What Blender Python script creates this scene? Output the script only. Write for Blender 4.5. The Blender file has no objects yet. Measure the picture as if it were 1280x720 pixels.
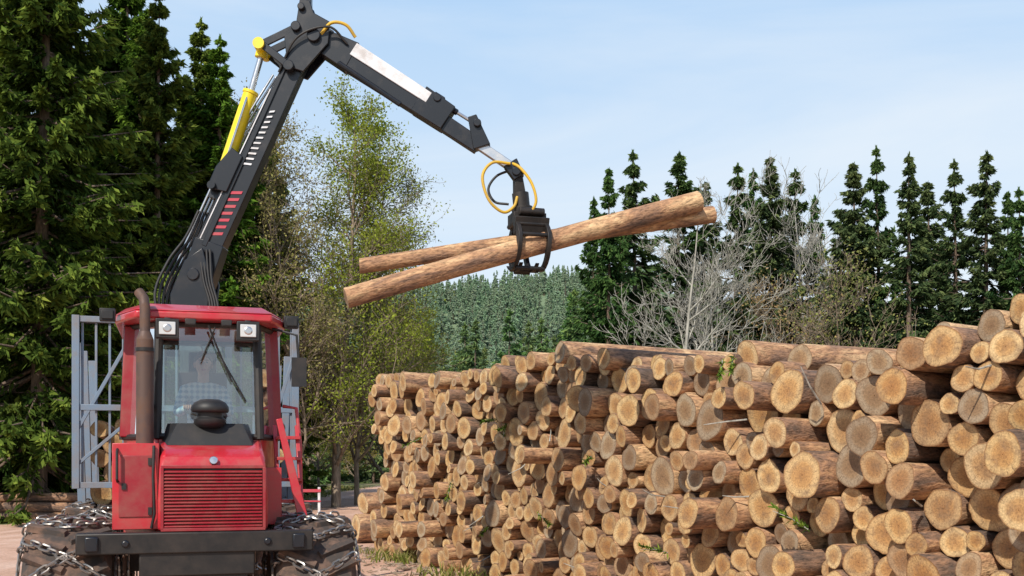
import bpy, math, random
import numpy as np
from mathutils import Vector, Matrix

random.seed(7); np.random.seed(7)
scene = bpy.context.scene
col = scene.collection
V = Vector

# ------------------------------------------------------------------ materials
def new_mat(name):
    m = bpy.data.materials.new(name); m.use_nodes = True
    nt = m.node_tree; nt.nodes.clear()
    out = nt.nodes.new('ShaderNodeOutputMaterial')
    b = nt.nodes.new('ShaderNodeBsdfPrincipled')
    nt.links.new(b.outputs[0], out.inputs[0])
    return m, nt, b, out

def N(nt, t, **kw):
    n = nt.nodes.new(t)
    for k, v in kw.items(): setattr(n, k, v)
    return n

def ramp(nt, src, stops):
    r = N(nt, 'ShaderNodeValToRGB')
    el = r.color_ramp.elements
    while len(el) < len(stops): el.new(0.5)
    for e, (p, c) in zip(el, stops):
        e.position = p; e.color = (c[0], c[1], c[2], 1)
    nt.links.new(src, r.inputs[0]); return r

def noise(nt, vec, scale, detail=4, rough=0.55, dist=0.0):
    n = N(nt, 'ShaderNodeTexNoise')
    n.inputs['Scale'].default_value = scale; n.inputs['Detail'].default_value = detail
    n.inputs['Roughness'].default_value = rough; n.inputs['Distortion'].default_value = dist
    if vec is not None: nt.links.new(vec, n.inputs['Vector'])
    return n

def mixc(nt, fac, a, b, mode='MIX'):
    m = N(nt, 'ShaderNodeMix', data_type='RGBA', blend_type=mode)
    for i, x in ((0, fac), (6, a), (7, b)):
        if isinstance(x, (int, float)): m.inputs[i].default_value = x
        elif isinstance(x, tuple): m.inputs[i].default_value = (x[0], x[1], x[2], 1)
        else: nt.links.new(x, m.inputs[i])
    return m.outputs[2]

def math_(nt, op, a, b=None, c=None, clamp=False):
    m = N(nt, 'ShaderNodeMath', operation=op); m.use_clamp = clamp
    for i, x in enumerate((a, b, c)):
        if x is None: continue
        if isinstance(x, (int, float)): m.inputs[i].default_value = x
        else: nt.links.new(x, m.inputs[i])
    return m.outputs[0]

def bump(nt, b, h, strength=0.3, dist=0.02):
    bp = N(nt, 'ShaderNodeBump'); bp.inputs['Strength'].default_value = strength
    bp.inputs['Distance'].default_value = dist
    nt.links.new(h, bp.inputs['Height']); nt.links.new(bp.outputs[0], b.inputs['Normal'])

def paint(name, c, rough=0.35, metal=0.0, dirt=0.35, dirtc=(0.23, 0.16, 0.11), scale=5, coat=0.0):
    m, nt, b, o = new_mat(name)
    tc = N(nt, 'ShaderNodeTexCoord')
    n1 = noise(nt, tc.outputs['Object'], scale, 4, 0.65)
    n2 = noise(nt, tc.outputs['Object'], scale * 9, 2, 0.6)
    f = ramp(nt, n1.outputs[0], [(0.42, (0, 0, 0)), (0.72, (dirt,) * 3)])
    f2 = math_(nt, 'MULTIPLY_ADD', n2.outputs[0], 0.12 * min(1, dirt * 3), f.outputs[0])
    f3 = math_(nt, 'SUBTRACT', f2, 0.04, clamp=True)
    nt.links.new(mixc(nt, f3, c, dirtc), b.inputs['Base Color'])
    r = math_(nt, 'MULTIPLY_ADD', f3, 0.6, rough, clamp=True)
    nt.links.new(r, b.inputs['Roughness'])
    b.inputs['Metallic'].default_value = metal
    b.inputs['Coat Weight'].default_value = coat
    return m

M_red = paint('red_paint', (0.48, 0.014, 0.028), 0.3, dirt=0.35, coat=0.3)
M_dred = paint('dark_red_paint', (0.27, 0.011, 0.022), 0.4, dirt=0.3)
M_black = paint('black_paint', (0.008, 0.010, 0.015), 0.3, dirt=0.08)
M_rubber = paint('black_rubber', (0.012, 0.012, 0.013), 0.55, dirt=0.1)
M_dark = paint('dark_oily_steel', (0.018, 0.017, 0.017), 0.45, metal=0.3, dirt=0.3, dirtc=(0.09, 0.065, 0.05))
M_steel = paint('chrome_steel', (0.62, 0.63, 0.65), 0.22, metal=0.9, dirt=0.3)
M_grey = paint('blue_grey_paint', (0.16, 0.22, 0.30), 0.45, dirt=0.6)
M_white = paint('white_paint', (0.66, 0.67, 0.70), 0.4, dirt=0.45)
M_decalred = paint('red_decal', (0.45, 0.03, 0.06), 0.4, dirt=0.3)
M_yellow = paint('yellow_paint', (0.80, 0.62, 0.01), 0.35, dirt=0.2)
M_yhose = paint('yellow_hose', (0.62, 0.38, 0.02), 0.5, dirt=0.4)
M_rust = paint('rusty_pipe', (0.10, 0.065, 0.055), 0.6, metal=0.4, dirt=0.7, dirtc=(0.2, 0.11, 0.07), scale=8)
M_tire = paint('muddy_tyre', (0.05, 0.04, 0.035), 0.85, dirt=1.0, dirtc=(0.22, 0.13, 0.09), scale=6)
M_chain = paint('chain_steel', (0.30, 0.29, 0.28), 0.35, metal=0.85, dirt=0.6, scale=12)
M_seat = paint('seat_fabric', (0.03, 0.03, 0.035), 0.9, dirt=0.1)
M_lens = paint('lamp_lens', (0.55, 0.56, 0.56), 0.08, dirt=0.1, coat=1.0)
M_skin = paint('skin', (0.40, 0.21, 0.15), 0.5, dirt=0.05)
M_hair = paint('hair', (0.05, 0.03, 0.02), 0.7, dirt=0.05)
M_jeans = paint('jeans', (0.05, 0.08, 0.16), 0.85, dirt=0.1)

def shirt_mat():
    m, nt, b, o = new_mat('checked_shirt')
    tc = N(nt, 'ShaderNodeTexCoord')
    w1 = N(nt, 'ShaderNodeTexWave', wave_type='BANDS', bands_direction='X'); w1.inputs['Scale'].default_value = 6
    w2 = N(nt, 'ShaderNodeTexWave', wave_type='BANDS', bands_direction='Z'); w2.inputs['Scale'].default_value = 6
    nt.links.new(tc.outputs['Object'], w1.inputs[0]); nt.links.new(tc.outputs['Object'], w2.inputs[0])
    s = math_(nt, 'MULTIPLY', math_(nt, 'ADD', w1.outputs['Fac'], w2.outputs['Fac']), 0.5)
    r = ramp(nt, s, [(0.25, (0.50, 0.62, 0.68)), (0.8, (0.12, 0.26, 0.42))])
    nt.links.new(r.outputs[0], b.inputs['Base Color']); b.inputs['Roughness'].default_value = 0.9
    return m
M_shirt = shirt_mat()

def glass_mat():
    m, nt, b, out = new_mat('cab_glass'); nt.nodes.remove(b)
    tr = N(nt, 'ShaderNodeBsdfTransparent'); tr.inputs[0].default_value = (0.80, 0.93, 0.90, 1)
    gl = N(nt, 'ShaderNodeBsdfGlossy'); gl.inputs['Roughness'].default_value = 0.02
    gl.inputs['Color'].default_value = (0.9, 0.95, 1, 1)
    df = N(nt, 'ShaderNodeBsdfDiffuse'); df.inputs[0].default_value = (0.45, 0.42, 0.38, 1)
    fr = N(nt, 'ShaderNodeFresnel'); fr.inputs[0].default_value = 2.5
    tc = N(nt, 'ShaderNodeTexCoord'); n = noise(nt, tc.outputs['Object'], 3, 4, 0.7)
    f = math_(nt, 'MULTIPLY', n.outputs[0], 0.12)
    a = N(nt, 'ShaderNodeMixShader'); nt.links.new(fr.outputs[0], a.inputs[0])
    nt.links.new(tr.outputs[0], a.inputs[1]); nt.links.new(gl.outputs[0], a.inputs[2])
    c = N(nt, 'ShaderNodeMixShader'); nt.links.new(f, c.inputs[0])
    nt.links.new(a.outputs[0], c.inputs[1]); nt.links.new(df.outputs[0], c.inputs[2])
    nt.links.new(c.outputs[0], out.inputs[0]); return m
M_glass = glass_mat()

def log_mats():
    # cut end
    m, nt, b, o = new_mat('sawn_log_end')
    lc = N(nt, 'ShaderNodeAttribute', attribute_name='lc')
    rn = N(nt, 'ShaderNodeAttribute', attribute_name='rn')
    rd = N(nt, 'ShaderNodeAttribute', attribute_name='rnd')
    off = N(nt, 'ShaderNodeVectorMath', operation='MULTIPLY_ADD')
    nt.links.new(rd.outputs['Color'], off.inputs[0]); off.inputs[1].default_value = (37, 53, 71)
    nt.links.new(lc.outputs['Vector'], off.inputs[2])
    n1 = noise(nt, off.outputs[0], 8, 3, 0.65, 0.5)
    n2 = noise(nt, off.outputs[0], 55, 2, 0.7)
    ln = N(nt, 'ShaderNodeVectorMath', operation='LENGTH'); nt.links.new(lc.outputs['Vector'], ln.inputs[0])
    rr = math_(nt, 'MULTIPLY_ADD', ln.outputs['Value'], 330, math_(nt, 'MULTIPLY', n1.outputs[0], 8))
    ring = math_(nt, 'MULTIPLY_ADD', math_(nt, 'SINE', rr), 0.5, 0.5)
    base = ramp(nt, rd.outputs['Fac'], [(0.0, (0.55, 0.36, 0.155)), (0.18, (0.63, 0.45, 0.225)), (0.36, (0.45, 0.27, 0.11)), (0.5, (0.66, 0.49, 0.27)),
                                       (0.62, (0.50, 0.33, 0.16)), (0.74, (0.35, 0.215, 0.11)), (0.86, (0.42, 0.34, 0.23)), (1.0, (0.19, 0.135, 0.09))])
    heart = ramp(nt, rn.outputs['Fac'], [(0.0, (0.62, 0.45, 0.33)), (0.5, (0.86, 0.72, 0.58)), (0.7, (1.03, 1.03, 1.03)), (0.88, (1, 1, 1)), (0.97, (0.5, 0.38, 0.3)), (1.0, (0.25, 0.18, 0.13))])
    c = mixc(nt, 1.0, base.outputs[0], heart.outputs[0], 'MULTIPLY')
    c = mixc(nt, math_(nt, 'MULTIPLY', ring, 0.2), c, (0.30, 0.15, 0.06))
    st = ramp(nt, n1.outputs[0], [(0.46, (0, 0, 0)), (0.70, (0.75,) * 3)])
    c = mixc(nt, st.outputs[0], c, (0.22, 0.135, 0.075))
    gr = ramp(nt, n2.outputs[0], [(0.3, (0.66,) * 3), (0.6, (1.08,) * 3)])
    c = mixc(nt, 0.9, c, gr.outputs[0], 'MULTIPLY')
    # radial checks
    sp = N(nt, 'ShaderNodeSeparateXYZ'); nt.links.new(lc.outputs['Vector'], sp.inputs[0])
    ang = math_(nt, 'ARCTAN2', sp.outputs[1], sp.outputs[0])
    cv = N(nt, 'ShaderNodeCombineXYZ')
    nt.links.new(math_(nt, 'MULTIPLY', ang, 2.2), cv.inputs[0])
    nt.links.new(math_(nt, 'MULTIPLY', rd.outputs['Fac'], 91), cv.inputs[1])
    nt.links.new(math_(nt, 'MULTIPLY', ln.outputs['Value'], 2), cv.inputs[2])
    n3 = noise(nt, cv.outputs[0], 3.2, 1, 0.6)
    ck = ramp(nt, n3.outputs[0], [(0.485, (0, 0, 0)), (0.5, (0.85,) * 3), (0.515, (0, 0, 0))])
    c = mixc(nt, ck.outputs[0], c, (0.12, 0.07, 0.035))
    nt.links.new(c, b.inputs['Base Color']); b.inputs['Roughness'].default_value = 0.85
    bump(nt, b, n2.outputs[0], 0.4, 0.01)
    # bark
    m2, nt, b, o = new_mat('spruce_bark')
    lc = N(nt, 'ShaderNodeAttribute', attribute_name='lc')
    rd = N(nt, 'ShaderNodeAttribute', attribute_name='rnd')
    off = N(nt, 'ShaderNodeVectorMath', operation='MULTIPLY_ADD')
    nt.links.new(rd.outputs['Color'], off.inputs[0]); off.inputs[1].default_value = (37, 53, 71)
    nt.links.new(lc.outputs['Vector'], off.inputs[2])
    mp = N(nt, 'ShaderNodeMapping'); mp.inputs['Scale'].default_value = (1, 1, 0.3); nt.links.new(off.outputs[0], mp.inputs[0])
    n1 = noise(nt, mp.outputs[0], 5, 4, 0.65, 0.4)
    n2 = noise(nt, mp.outputs[0], 40, 2, 0.75)
    k = math_(nt, 'ADD', n1.outputs[0], math_(nt, 'MULTIPLY_ADD', rd.outputs['Fac'], 0.24, -0.12))
    base = ramp(nt, k, [(0.34, (0.12, 0.082, 0.062)), (0.45, (0.26, 0.15, 0.095)), (0.55, (0.43, 0.235, 0.125)), (0.68, (0.64, 0.42, 0.23))])
    fl = ramp(nt, n2.outputs[0], [(0.32, (0.42,) * 3), (0.5, (0.9,) * 3), (0.68, (1.2,) * 3)])
    c = mixc(nt, 1.0, base.outputs[0], fl.outputs[0], 'MULTIPLY')
    nt.links.new(c, b.inputs['Base Color']); b.inputs['Roughness'].default_value = 0.9
    bump(nt, b, n2.outputs[0], 0.7, 0.02)
    return m, m2
M_end, M_bark = log_mats()

def foliage_mat(name, dark, mid, light, trans=0.3, haze=None, hf=0.0):
    m, nt, b, out = new_mat(name)
    nt.nodes.remove(b)
    at = N(nt, 'ShaderNodeAttribute', attribute_name='tint')
    oi = N(nt, 'ShaderNodeObjectInfo')
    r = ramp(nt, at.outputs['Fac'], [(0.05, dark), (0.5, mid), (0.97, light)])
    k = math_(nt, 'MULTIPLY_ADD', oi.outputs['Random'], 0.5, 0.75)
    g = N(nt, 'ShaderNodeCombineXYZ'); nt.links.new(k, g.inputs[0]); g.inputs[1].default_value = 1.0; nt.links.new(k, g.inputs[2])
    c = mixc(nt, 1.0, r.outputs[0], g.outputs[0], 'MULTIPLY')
    if haze: c = mixc(nt, hf, c, haze)  # distance haze painted into the needle colour, no air volume
    df = N(nt, 'ShaderNodeBsdfDiffuse'); nt.links.new(c, df.inputs[0])
    if trans > 0:
        tl = N(nt, 'ShaderNodeBsdfTranslucent'); nt.links.new(c, tl.inputs[0])
        mx = N(nt, 'ShaderNodeMixShader'); mx.inputs[0].default_value = trans
        nt.links.new(df.outputs[0], mx.inputs[1]); nt.links.new(tl.outputs[0], mx.inputs[2])
        nt.links.new(mx.outputs[0], out.inputs[0])
    else: nt.links.new(df.outputs[0], out.inputs[0])
    return m
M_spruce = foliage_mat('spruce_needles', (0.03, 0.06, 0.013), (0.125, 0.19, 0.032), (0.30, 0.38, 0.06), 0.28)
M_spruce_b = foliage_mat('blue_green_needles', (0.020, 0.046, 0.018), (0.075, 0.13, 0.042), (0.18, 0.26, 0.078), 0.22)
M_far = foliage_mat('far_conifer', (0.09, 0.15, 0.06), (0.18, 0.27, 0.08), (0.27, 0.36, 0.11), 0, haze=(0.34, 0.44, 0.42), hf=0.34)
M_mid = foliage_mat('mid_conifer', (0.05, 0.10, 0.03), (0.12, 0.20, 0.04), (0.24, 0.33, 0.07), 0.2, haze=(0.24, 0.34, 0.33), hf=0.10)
M_leaf = foliage_mat('spring_leaves', (0.19, 0.175, 0.035), (0.36, 0.33, 0.06), (0.52, 0.47, 0.10), 0.4)
M_brownleaf = foliage_mat('brown_buds', (0.18, 0.14, 0.06), (0.33, 0.26, 0.11), (0.46, 0.38, 0.15), 0.3)
M_grass = foliage_mat('grass_blades', (0.08, 0.11, 0.02), (0.18, 0.22, 0.045), (0.42, 0.37, 0.16), 0.3)

def simple_bark(name, a, b_):
    m, nt, b, o = new_mat(name)
    tc = N(nt, 'ShaderNodeTexCoord')
    mp = N(nt, 'ShaderNodeMapping'); mp.inputs['Scale'].default_value = (6, 6, 1.2); nt.links.new(tc.outputs['Object'], mp.inputs[0])
    n = noise(nt, mp.outputs[0], 2.5, 3, 0.7)
    nt.links.new(ramp(nt, n.outputs[0], [(0.35, a), (0.65, b_)]).outputs[0], b.inputs['Base Color'])
    b.inputs['Roughness'].default_value = 0.9; return m
M_trunk = simple_bark('trunk_bark', (0.06, 0.045, 0.035), (0.20, 0.14, 0.10))
M_pale = simple_bark('pale_bark', (0.22, 0.21, 0.18), (0.46, 0.44, 0.39))
M_brownb = simple_bark('brown_bark', (0.15, 0.115, 0.08), (0.34, 0.26, 0.19))

def ground_mat():
    m, nt, b, o = new_mat('grass_and_dirt')
    tc = N(nt, 'ShaderNodeTexCoord')
    n1 = noise(nt, tc.outputs['Object'], 0.25, 5, 0.6)
    n2 = noise(nt, tc.outputs['Object'], 5, 5, 0.7)
    n3 = noise(nt, tc.outputs['Object'], 0.9, 4, 0.7)
    g = ramp(nt, n2.outputs[0], [(0.3, (0.07, 0.10, 0.025)), (0.55, (0.15, 0.19, 0.045)), (0.75, (0.28, 0.24, 0.11))])
    d = ramp(nt, n2.outputs[0], [(0.3, (0.24, 0.155, 0.11)), (0.7, (0.42, 0.29, 0.22))])
    f = ramp(nt, math_(nt, 'ADD', math_(nt, 'MULTIPLY', n1.outputs[0], 0.6), math_(nt, 'MULTIPLY', n3.outputs[0], 0.4)), [(0.46, (0, 0, 0)), (0.56, (1, 1, 1))])
    nt.links.new(mixc(nt, f.outputs[0], g.outputs[0], d.outputs[0]), b.inputs['Base Color'])
    b.inputs['Roughness'].default_value = 0.95; bump(nt, b, n2.outputs[0], 0.6, 0.05); return m
def road_mat():
    m, nt, b, o = new_mat('reddish_dirt_road')
    tc = N(nt, 'ShaderNodeTexCoord')
    n1 = noise(nt, tc.outputs['Object'], 0.7, 5, 0.65); n2 = noise(nt, tc.outputs['Object'], 14, 6, 0.75)
    mp = N(nt, 'ShaderNodeMapping'); mp.inputs['Scale'].default_value = (1.8, 0.12, 1); nt.links.new(tc.outputs['Object'], mp.inputs[0])
    n3 = noise(nt, mp.outputs[0], 1, 4, 0.6)
    s = math_(nt, 'ADD', math_(nt, 'MULTIPLY', n1.outputs[0], 0.5), math_(nt, 'MULTIPLY', n3.outputs[0], 0.5))
    c = ramp(nt, s, [(0.36, (0.46, 0.265, 0.175)), (0.5, (0.62, 0.38, 0.27)), (0.62, (0.70, 0.475, 0.36))])
    r = ramp(nt, n2.outputs[0], [(0.32, (0.62,) * 3), (0.5, (1, 1, 1)), (0.7, (1.12,) * 3)])
    nt.links.new(mixc(nt, 1, c.outputs[0], r.outputs[0], 'MULTIPLY'), b.inputs['Base Color'])
    b.inputs['Roughness'].default_value = 0.95; bump(nt, b, n2.outputs[0], 0.8, 0.04); return m
M_ground = ground_mat(); M_road = road_mat()
def hill_mat():
    m, nt, b, o = new_mat('hill_forest_floor')
    tc = N(nt, 'ShaderNodeTexCoord'); n = noise(nt, tc.outputs['Object'], 0.15, 5, 0.7)
    nt.links.new(ramp(nt, n.outputs[0], [(0.3, (0.10, 0.15, 0.08)), (0.7, (0.18, 0.24, 0.13))]).outputs[0], b.inputs['Base Color'])
    b.inputs['Roughness'].default_value = 1; return m
M_hill = hill_mat()

# ------------------------------------------------------------------ mesh helper
def link(ob, parent=None):
    col.objects.link(ob)
    if parent: ob.parent = parent
    return ob

def empty(name, loc=(0, 0, 0), rz=0):
    e = bpy.data.objects.new(name, None); e.location = loc; e.rotation_euler = (0, 0, rz)
    e.empty_display_size = 0.3; col.objects.link(e); return e

class MB:
    def __init__(s): s.v = []; s.f = []; s.m = []
    def add(s, vs, fs, mat=0):
        o = len(s.v); s.v += [tuple(x) for x in vs]
        for f in fs: s.f.append(tuple(i + o for i in f)); s.m.append(mat)
    def box(s, c, d, mat=0, R=None, t=(1, 1)):
        vs = []
        for z in (-1, 1):
            k = t if z > 0 else (1, 1)
            for x, y in ((-1, -1), (1, -1), (1, 1), (-1, 1)):
                p = V((x * d[0] / 2 * k[0], y * d[1] / 2 * k[1], z * d[2] / 2))
                if R is not None: p = R @ p
                vs.append(p + V(c))
        s.add(vs, [(0, 3, 2, 1), (4, 5, 6, 7), (0, 1, 5, 4), (1, 2, 6, 5), (2, 3, 7, 6), (3, 0, 4, 7)], mat)
    def frame(s, p0, p1):
        d = (V(p1) - V(p0)).normalized()
        a = V((0, 0, 1)) if abs(d.z) < 0.9 else V((1, 0, 0))
        u = d.cross(a).normalized(); w = d.cross(u); return d, u, w
    def cyl(s, p0, p1, r0, r1=None, n=14, mat=0):
        r1 = r0 if r1 is None else r1
        d, u, w = s.frame(p0, p1); vs = []
        for p, r in ((p0, r0), (p1, r1)):
            for i in range(n):
                a = 2 * math.pi * i / n
                vs.append(V(p) + u * r * math.cos(a) + w * r * math.sin(a))
        fs = [(i, n + i, n + (i + 1) % n, (i + 1) % n) for i in range(n)]
        fs += [tuple(range(n)), tuple(range(2 * n - 1, n - 1, -1))]
        s.add(vs, fs, mat)
    def tube(s, pts, r, n=8, mat=0):
        pts = [V(p) for p in pts]; vs = []
        pu = None
        for k, p in enumerate(pts):
            d = (pts[min(k + 1, len(pts) - 1)] - pts[max(k - 1, 0)]).normalized()
            if pu is None:
                a = V((0, 0, 1)) if abs(d.z) < 0.9 else V((1, 0, 0)); u = d.cross(a).normalized()
            else: u = (pu - d * pu.dot(d)).normalized()
            pu = u; w = d.cross(u); rr = r[k] if isinstance(r, (list, tuple)) else r
            for i in range(n):
                a = 2 * math.pi * i / n; vs.append(p + u * rr * math.cos(a) + w * rr * math.sin(a))
        fs = []
        for k in range(len(pts) - 1):
            for i in range(n):
                j = (i + 1) % n; fs.append((k * n + i, (k + 1) * n + i, (k + 1) * n + j, k * n + j))
        fs += [tuple(range(n)), tuple(range(len(pts) * n - 1, (len(pts) - 1) * n - 1, -1))]
        s.add(vs, fs, mat)
    def beam(s, p0, p1, w0, w1, d0, d1, mat=0, side=V((0, 1, 0))):
        """box beam; w measured in the plane perpendicular to `side`, d along side"""
        p0 = V(p0); p1 = V(p1); d = (p1 - p0).normalized(); n = d.cross(side).normalized(); q = n.cross(d).normalized()
        vs = []
        for p, w, t in ((p0, w0, d0), (p1, w1, d1)):
            for a, b in ((-1, -1), (1, -1), (1, 1), (-1, 1)): vs.append(p + n * w / 2 * a + q * t / 2 * b)
        s.add(vs, [(0, 3, 2, 1), (4, 5, 6, 7), (0, 1, 5, 4), (1, 2, 6, 5), (2, 3, 7, 6), (3, 0, 4, 7)], mat)
    def plate(s, pts, y0, y1, mat=0):
        """polygon in XZ extruded along y"""
        n = len(pts); vs = [(x, y0, z) for x, z in pts] + [(x, y1, z) for x, z in pts]
        fs = [tuple(range(n)), tuple(range(2 * n - 1, n - 1, -1))] + [(i, (i + 1) % n, n + (i + 1) % n, n + i) for i in range(n)]
        s.add(vs, fs, mat)
    def prism(s, pts, z0, z1, mat=0, top=None):
        n = len(pts); top = top or pts
        vs = [(x, y, z0) for x, y in pts] + [(x, y, z1) for x, y in top]
        fs = [tuple(range(n - 1, -1, -1)), tuple(range(n, 2 * n))] + [(i, (i + 1) % n, n + (i + 1) % n, n + i) for i in range(n)]
        s.add(vs, fs, mat)
    def lathe_x(s, prof, c=(0, 0, 0), n=48, mat=0):
        vs = []; k = len(prof)
        for i in range(n):
            a = 2 * math.pi * i / n
            for x, r in prof: vs.append((c[0] + x, c[1] + r * math.cos(a), c[2] + r * math.sin(a)))
        fs = []
        for i in range(n):
            j = (i + 1) % n
            for q in range(k - 1): fs.append((i * k + q, i * k + q + 1, j * k + q + 1, j * k + q))
        s.add(vs, fs, mat)
    def lathe_z(s, prof, c=(0, 0, 0), n=24, mat=0):
        vs = []; k = len(prof)
        for i in range(n):
            a = 2 * math.pi * i / n
            for r, z in prof: vs.append((c[0] + r * math.cos(a), c[1] + r * math.sin(a), c[2] + z))
        fs = []
        for i in range(n):
            j = (i + 1) % n
            for q in range(k - 1): fs.append((i * k + q, j * k + q, j * k + q + 1, i * k + q + 1))
        s.add(vs, fs, mat)
    def mesh(s, name, mats, smooth=35):
        me = bpy.data.meshes.new(name); me.from_pydata(s.v, [], s.f)
        for m in mats: me.materials.append(m)
        me.polygons.foreach_set('material_index', s.m)
        import bmesh
        bm = bmesh.new(); bm.from_mesh(me); bmesh.ops.recalc_face_normals(bm, faces=bm.faces); bm.to_mesh(me); bm.free()
        if smooth:
            me.shade_smooth(); me.set_sharp_from_angle(angle=math.radians(smooth))
        return me
    def build(s, name, mats, parent=None, bevel=0.0, smooth=35, world=False):
        ob = bpy.data.objects.new(name, s.mesh(name, mats, smooth)); col.objects.link(ob)
        if bevel:
            b = ob.modifiers.new('bevel', 'BEVEL'); b.width = bevel; b.segments = 2; b.limit_method = 'ANGLE'
            b.angle_limit = math.radians(40); b.harden_normals = False
        if parent:
            ob.parent = parent
            if world: ob.matrix_parent_inverse = PINV[parent.name]
        return ob
PINV = {}

def np_mesh(name, verts, quads, mats, matidx=None, attrs=None, smooth=False):
    me = bpy.data.meshes.new(name)
    nv = len(verts); nf = len(quads)
    me.vertices.add(nv); me.vertices.foreach_set('co', verts.astype(np.float32).ravel())
    me.loops.add(nf * 4); me.loops.foreach_set('vertex_index', quads.astype(np.int32).ravel())
    me.polygons.add(nf); me.polygons.foreach_set('loop_start', np.arange(0, nf * 4, 4, dtype=np.int32))
    for m in mats: me.materials.append(m)
    if matidx is not None: me.polygons.foreach_set('material_index', matidx.astype(np.int32))
    if attrs:
        for k, a in attrs.items():
            at = me.attributes.new(k, 'FLOAT', 'POINT'); at.data.foreach_set('value', a.astype(np.float32).ravel())
    me.update(calc_edges=True); me.validate()
    if smooth: me.shade_smooth()
    return me

# ------------------------------------------------------------------ world, sun, camera
SUN_EL = math.radians(41)
sun_dir = V((-0.42, -0.907, 0)).normalized()     # towards the sun, horizontally
w = bpy.data.worlds.new("World"); scene.world = w; w.use_nodes = True
nt = w.node_tree; nt.nodes.clear()
wo = N(nt, 'ShaderNodeOutputWorld'); bg = N(nt, 'ShaderNodeBackground'); bg.inputs[1].default_value = 0.12
sky = N(nt, 'ShaderNodeTexSky', sky_type='NISHITA'); sky.sun_disc = False
sky.sun_elevation = SUN_EL; sky.sun_rotation = math.atan2(sun_dir.x, sun_dir.y)
sky.air_density = 1.0; sky.dust_density = 1.2; sky.ozone_density = 1.5
tc = N(nt, 'ShaderNodeTexCoord')
sx = N(nt, 'ShaderNodeSeparateXYZ'); nt.links.new(tc.outputs['Generated'], sx.inputs[0])
haze = ramp(nt, sx.outputs[2], [(0.0, (0.90, 0.96, 0.99)), (0.14, (0.76, 0.88, 0.99)), (0.40, (0.50, 0.72, 0.99)), (0.55, (0.20, 0.40, 0.75)), (1.0, (0.04, 0.12, 0.35))])
hz = N(nt, 'ShaderNodeVectorMath', operation='SCALE'); nt.links.new(haze.outputs[0], hz.inputs[0]); hz.inputs[3].default_value = 8.7
mp = N(nt, 'ShaderNodeMapping'); mp.inputs['Scale'].default_value = (1.0, 1.0, 4.5); mp.inputs['Rotation'].default_value = (0.2, 0.45, 0.3)
nt.links.new(tc.outputs['Generated'], mp.inputs[0])
cn = noise(nt, mp.outputs[0], 1.6, 6, 0.55, 0.5)
cf = ramp(nt, cn.outputs[0], [(0.42, (0, 0, 0)), (0.72, (0.55,) * 3)])
c1 = mixc(nt, 0.84, sky.outputs[0], hz.outputs[0])
nt.links.new(mixc(nt, cf.outputs[0], c1, (7.7, 8.0, 8.2)), bg.inputs[0])
nt.links.new(bg.outputs[0], wo.inputs[0])

sl = bpy.data.lights.new('sun', 'SUN'); sl.energy = 5.0; sl.angle = math.radians(0.5); sl.color = (1.0, 0.93, 0.82)
so = bpy.data.objects.new('sun', sl); col.objects.link(so)
sd = V((sun_dir.x * math.cos(SUN_EL), sun_dir.y * math.cos(SUN_EL), math.sin(SUN_EL)))
so.rotation_euler = sd.to_track_quat('Z', 'Y').to_euler(); so.location = sd * 60

cam = bpy.data.cameras.new('camera'); co = bpy.data.objects.new('camera', cam); col.objects.link(co)
co.location = (0, 0, 1.9); co.rotation_euler = (math.radians(90), 0, 0)
cam.lens = 38.6; cam.sensor_width = 36; cam.shift_y = 0.172; cam.clip_end = 5000
scene.camera = co
scene.view_settings.view_transform = 'Standard'; scene.view_settings.look = 'None'; scene.view_settings.exposure = 0

# ------------------------------------------------------------------ ground / road / hill
def sheet(name, xs, ys, zf, mat):
    X, Y = np.meshgrid(xs, ys); Z = zf(X, Y)
    v = np.stack([X, Y, Z], -1).reshape(-1, 3); nx = len(xs); ny = len(ys)
    i = np.arange(nx - 1)[None, :] + np.arange(ny - 1)[:, None] * nx; i = i.ravel()
    q = np.stack([i, i + 1, i + 1 + nx, i + nx], -1)
    return link(bpy.data.objects.new(name, np_mesh(name, v, q, [mat], smooth=True)))
ax = np.concatenate([-np.geomspace(2500, 30, 14), np.linspace(-28, 28, 60), np.geomspace(30, 2500, 14)])
ay = np.concatenate([-np.geomspace(1500, 12, 8), np.linspace(-10, 100, 90), np.geomspace(104, 3000, 14)])
sheet('ground', ax, ay, lambda X, Y: np.zeros_like(X), M_ground)

RY = [-12, 4, 12, 20, 26, 30, 38, 48, 60, 75, 95, 120]
RL = [-16, -16, -17, -18, -18, -18, -14.5, -10.5, -10.6, -11.6, -11.6, -4]
RR = [8, 8, 6, 2, 0, -1.8, -4.2, -6.2, -7.4, -8.6, -8.2, 0]
def road_strip():
    n = 240
    Y = np.linspace(-12, 120, n)
    L = np.interp(Y, RY, RL) + 0.25 * np.sin(Y * 1.7) + np.random.randn(n) * 0.1; R = np.interp(Y, RY, RR) + 0.2 * np.sin(Y * 1.3 + 1) + np.random.randn(n) * 0.08
    v = []
    for k in range(9): v.append(np.stack([L + (R - L) * k / 8, Y, np.full(n, 0.004)], -1))
    v = np.stack(v, 1).reshape(-1, 3)
    i = (np.arange(n - 1)[:, None] * 9 + np.arange(8)[None, :]).ravel()
    q = np.stack([i, i + 1, i + 10, i + 9], -1)
    link(bpy.data.objects.new('dirt_road', np_mesh('dirt_road', v, q, [M_road], smooth=True)))
road_strip()

def hill_h(X, Y):
    t = np.clip((Y - 190) / 280.0, 0, 1); s = t * t * (3 - 2 * t)
    return -0.5 + (68 + 5 * np.sin(X / 60.0 + 1.0) + 2 * np.sin(X / 23.0)) * s
sheet('hill', np.linspace(-700, 700, 60), np.linspace(186, 560, 40), hill_h, M_hill)

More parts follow.
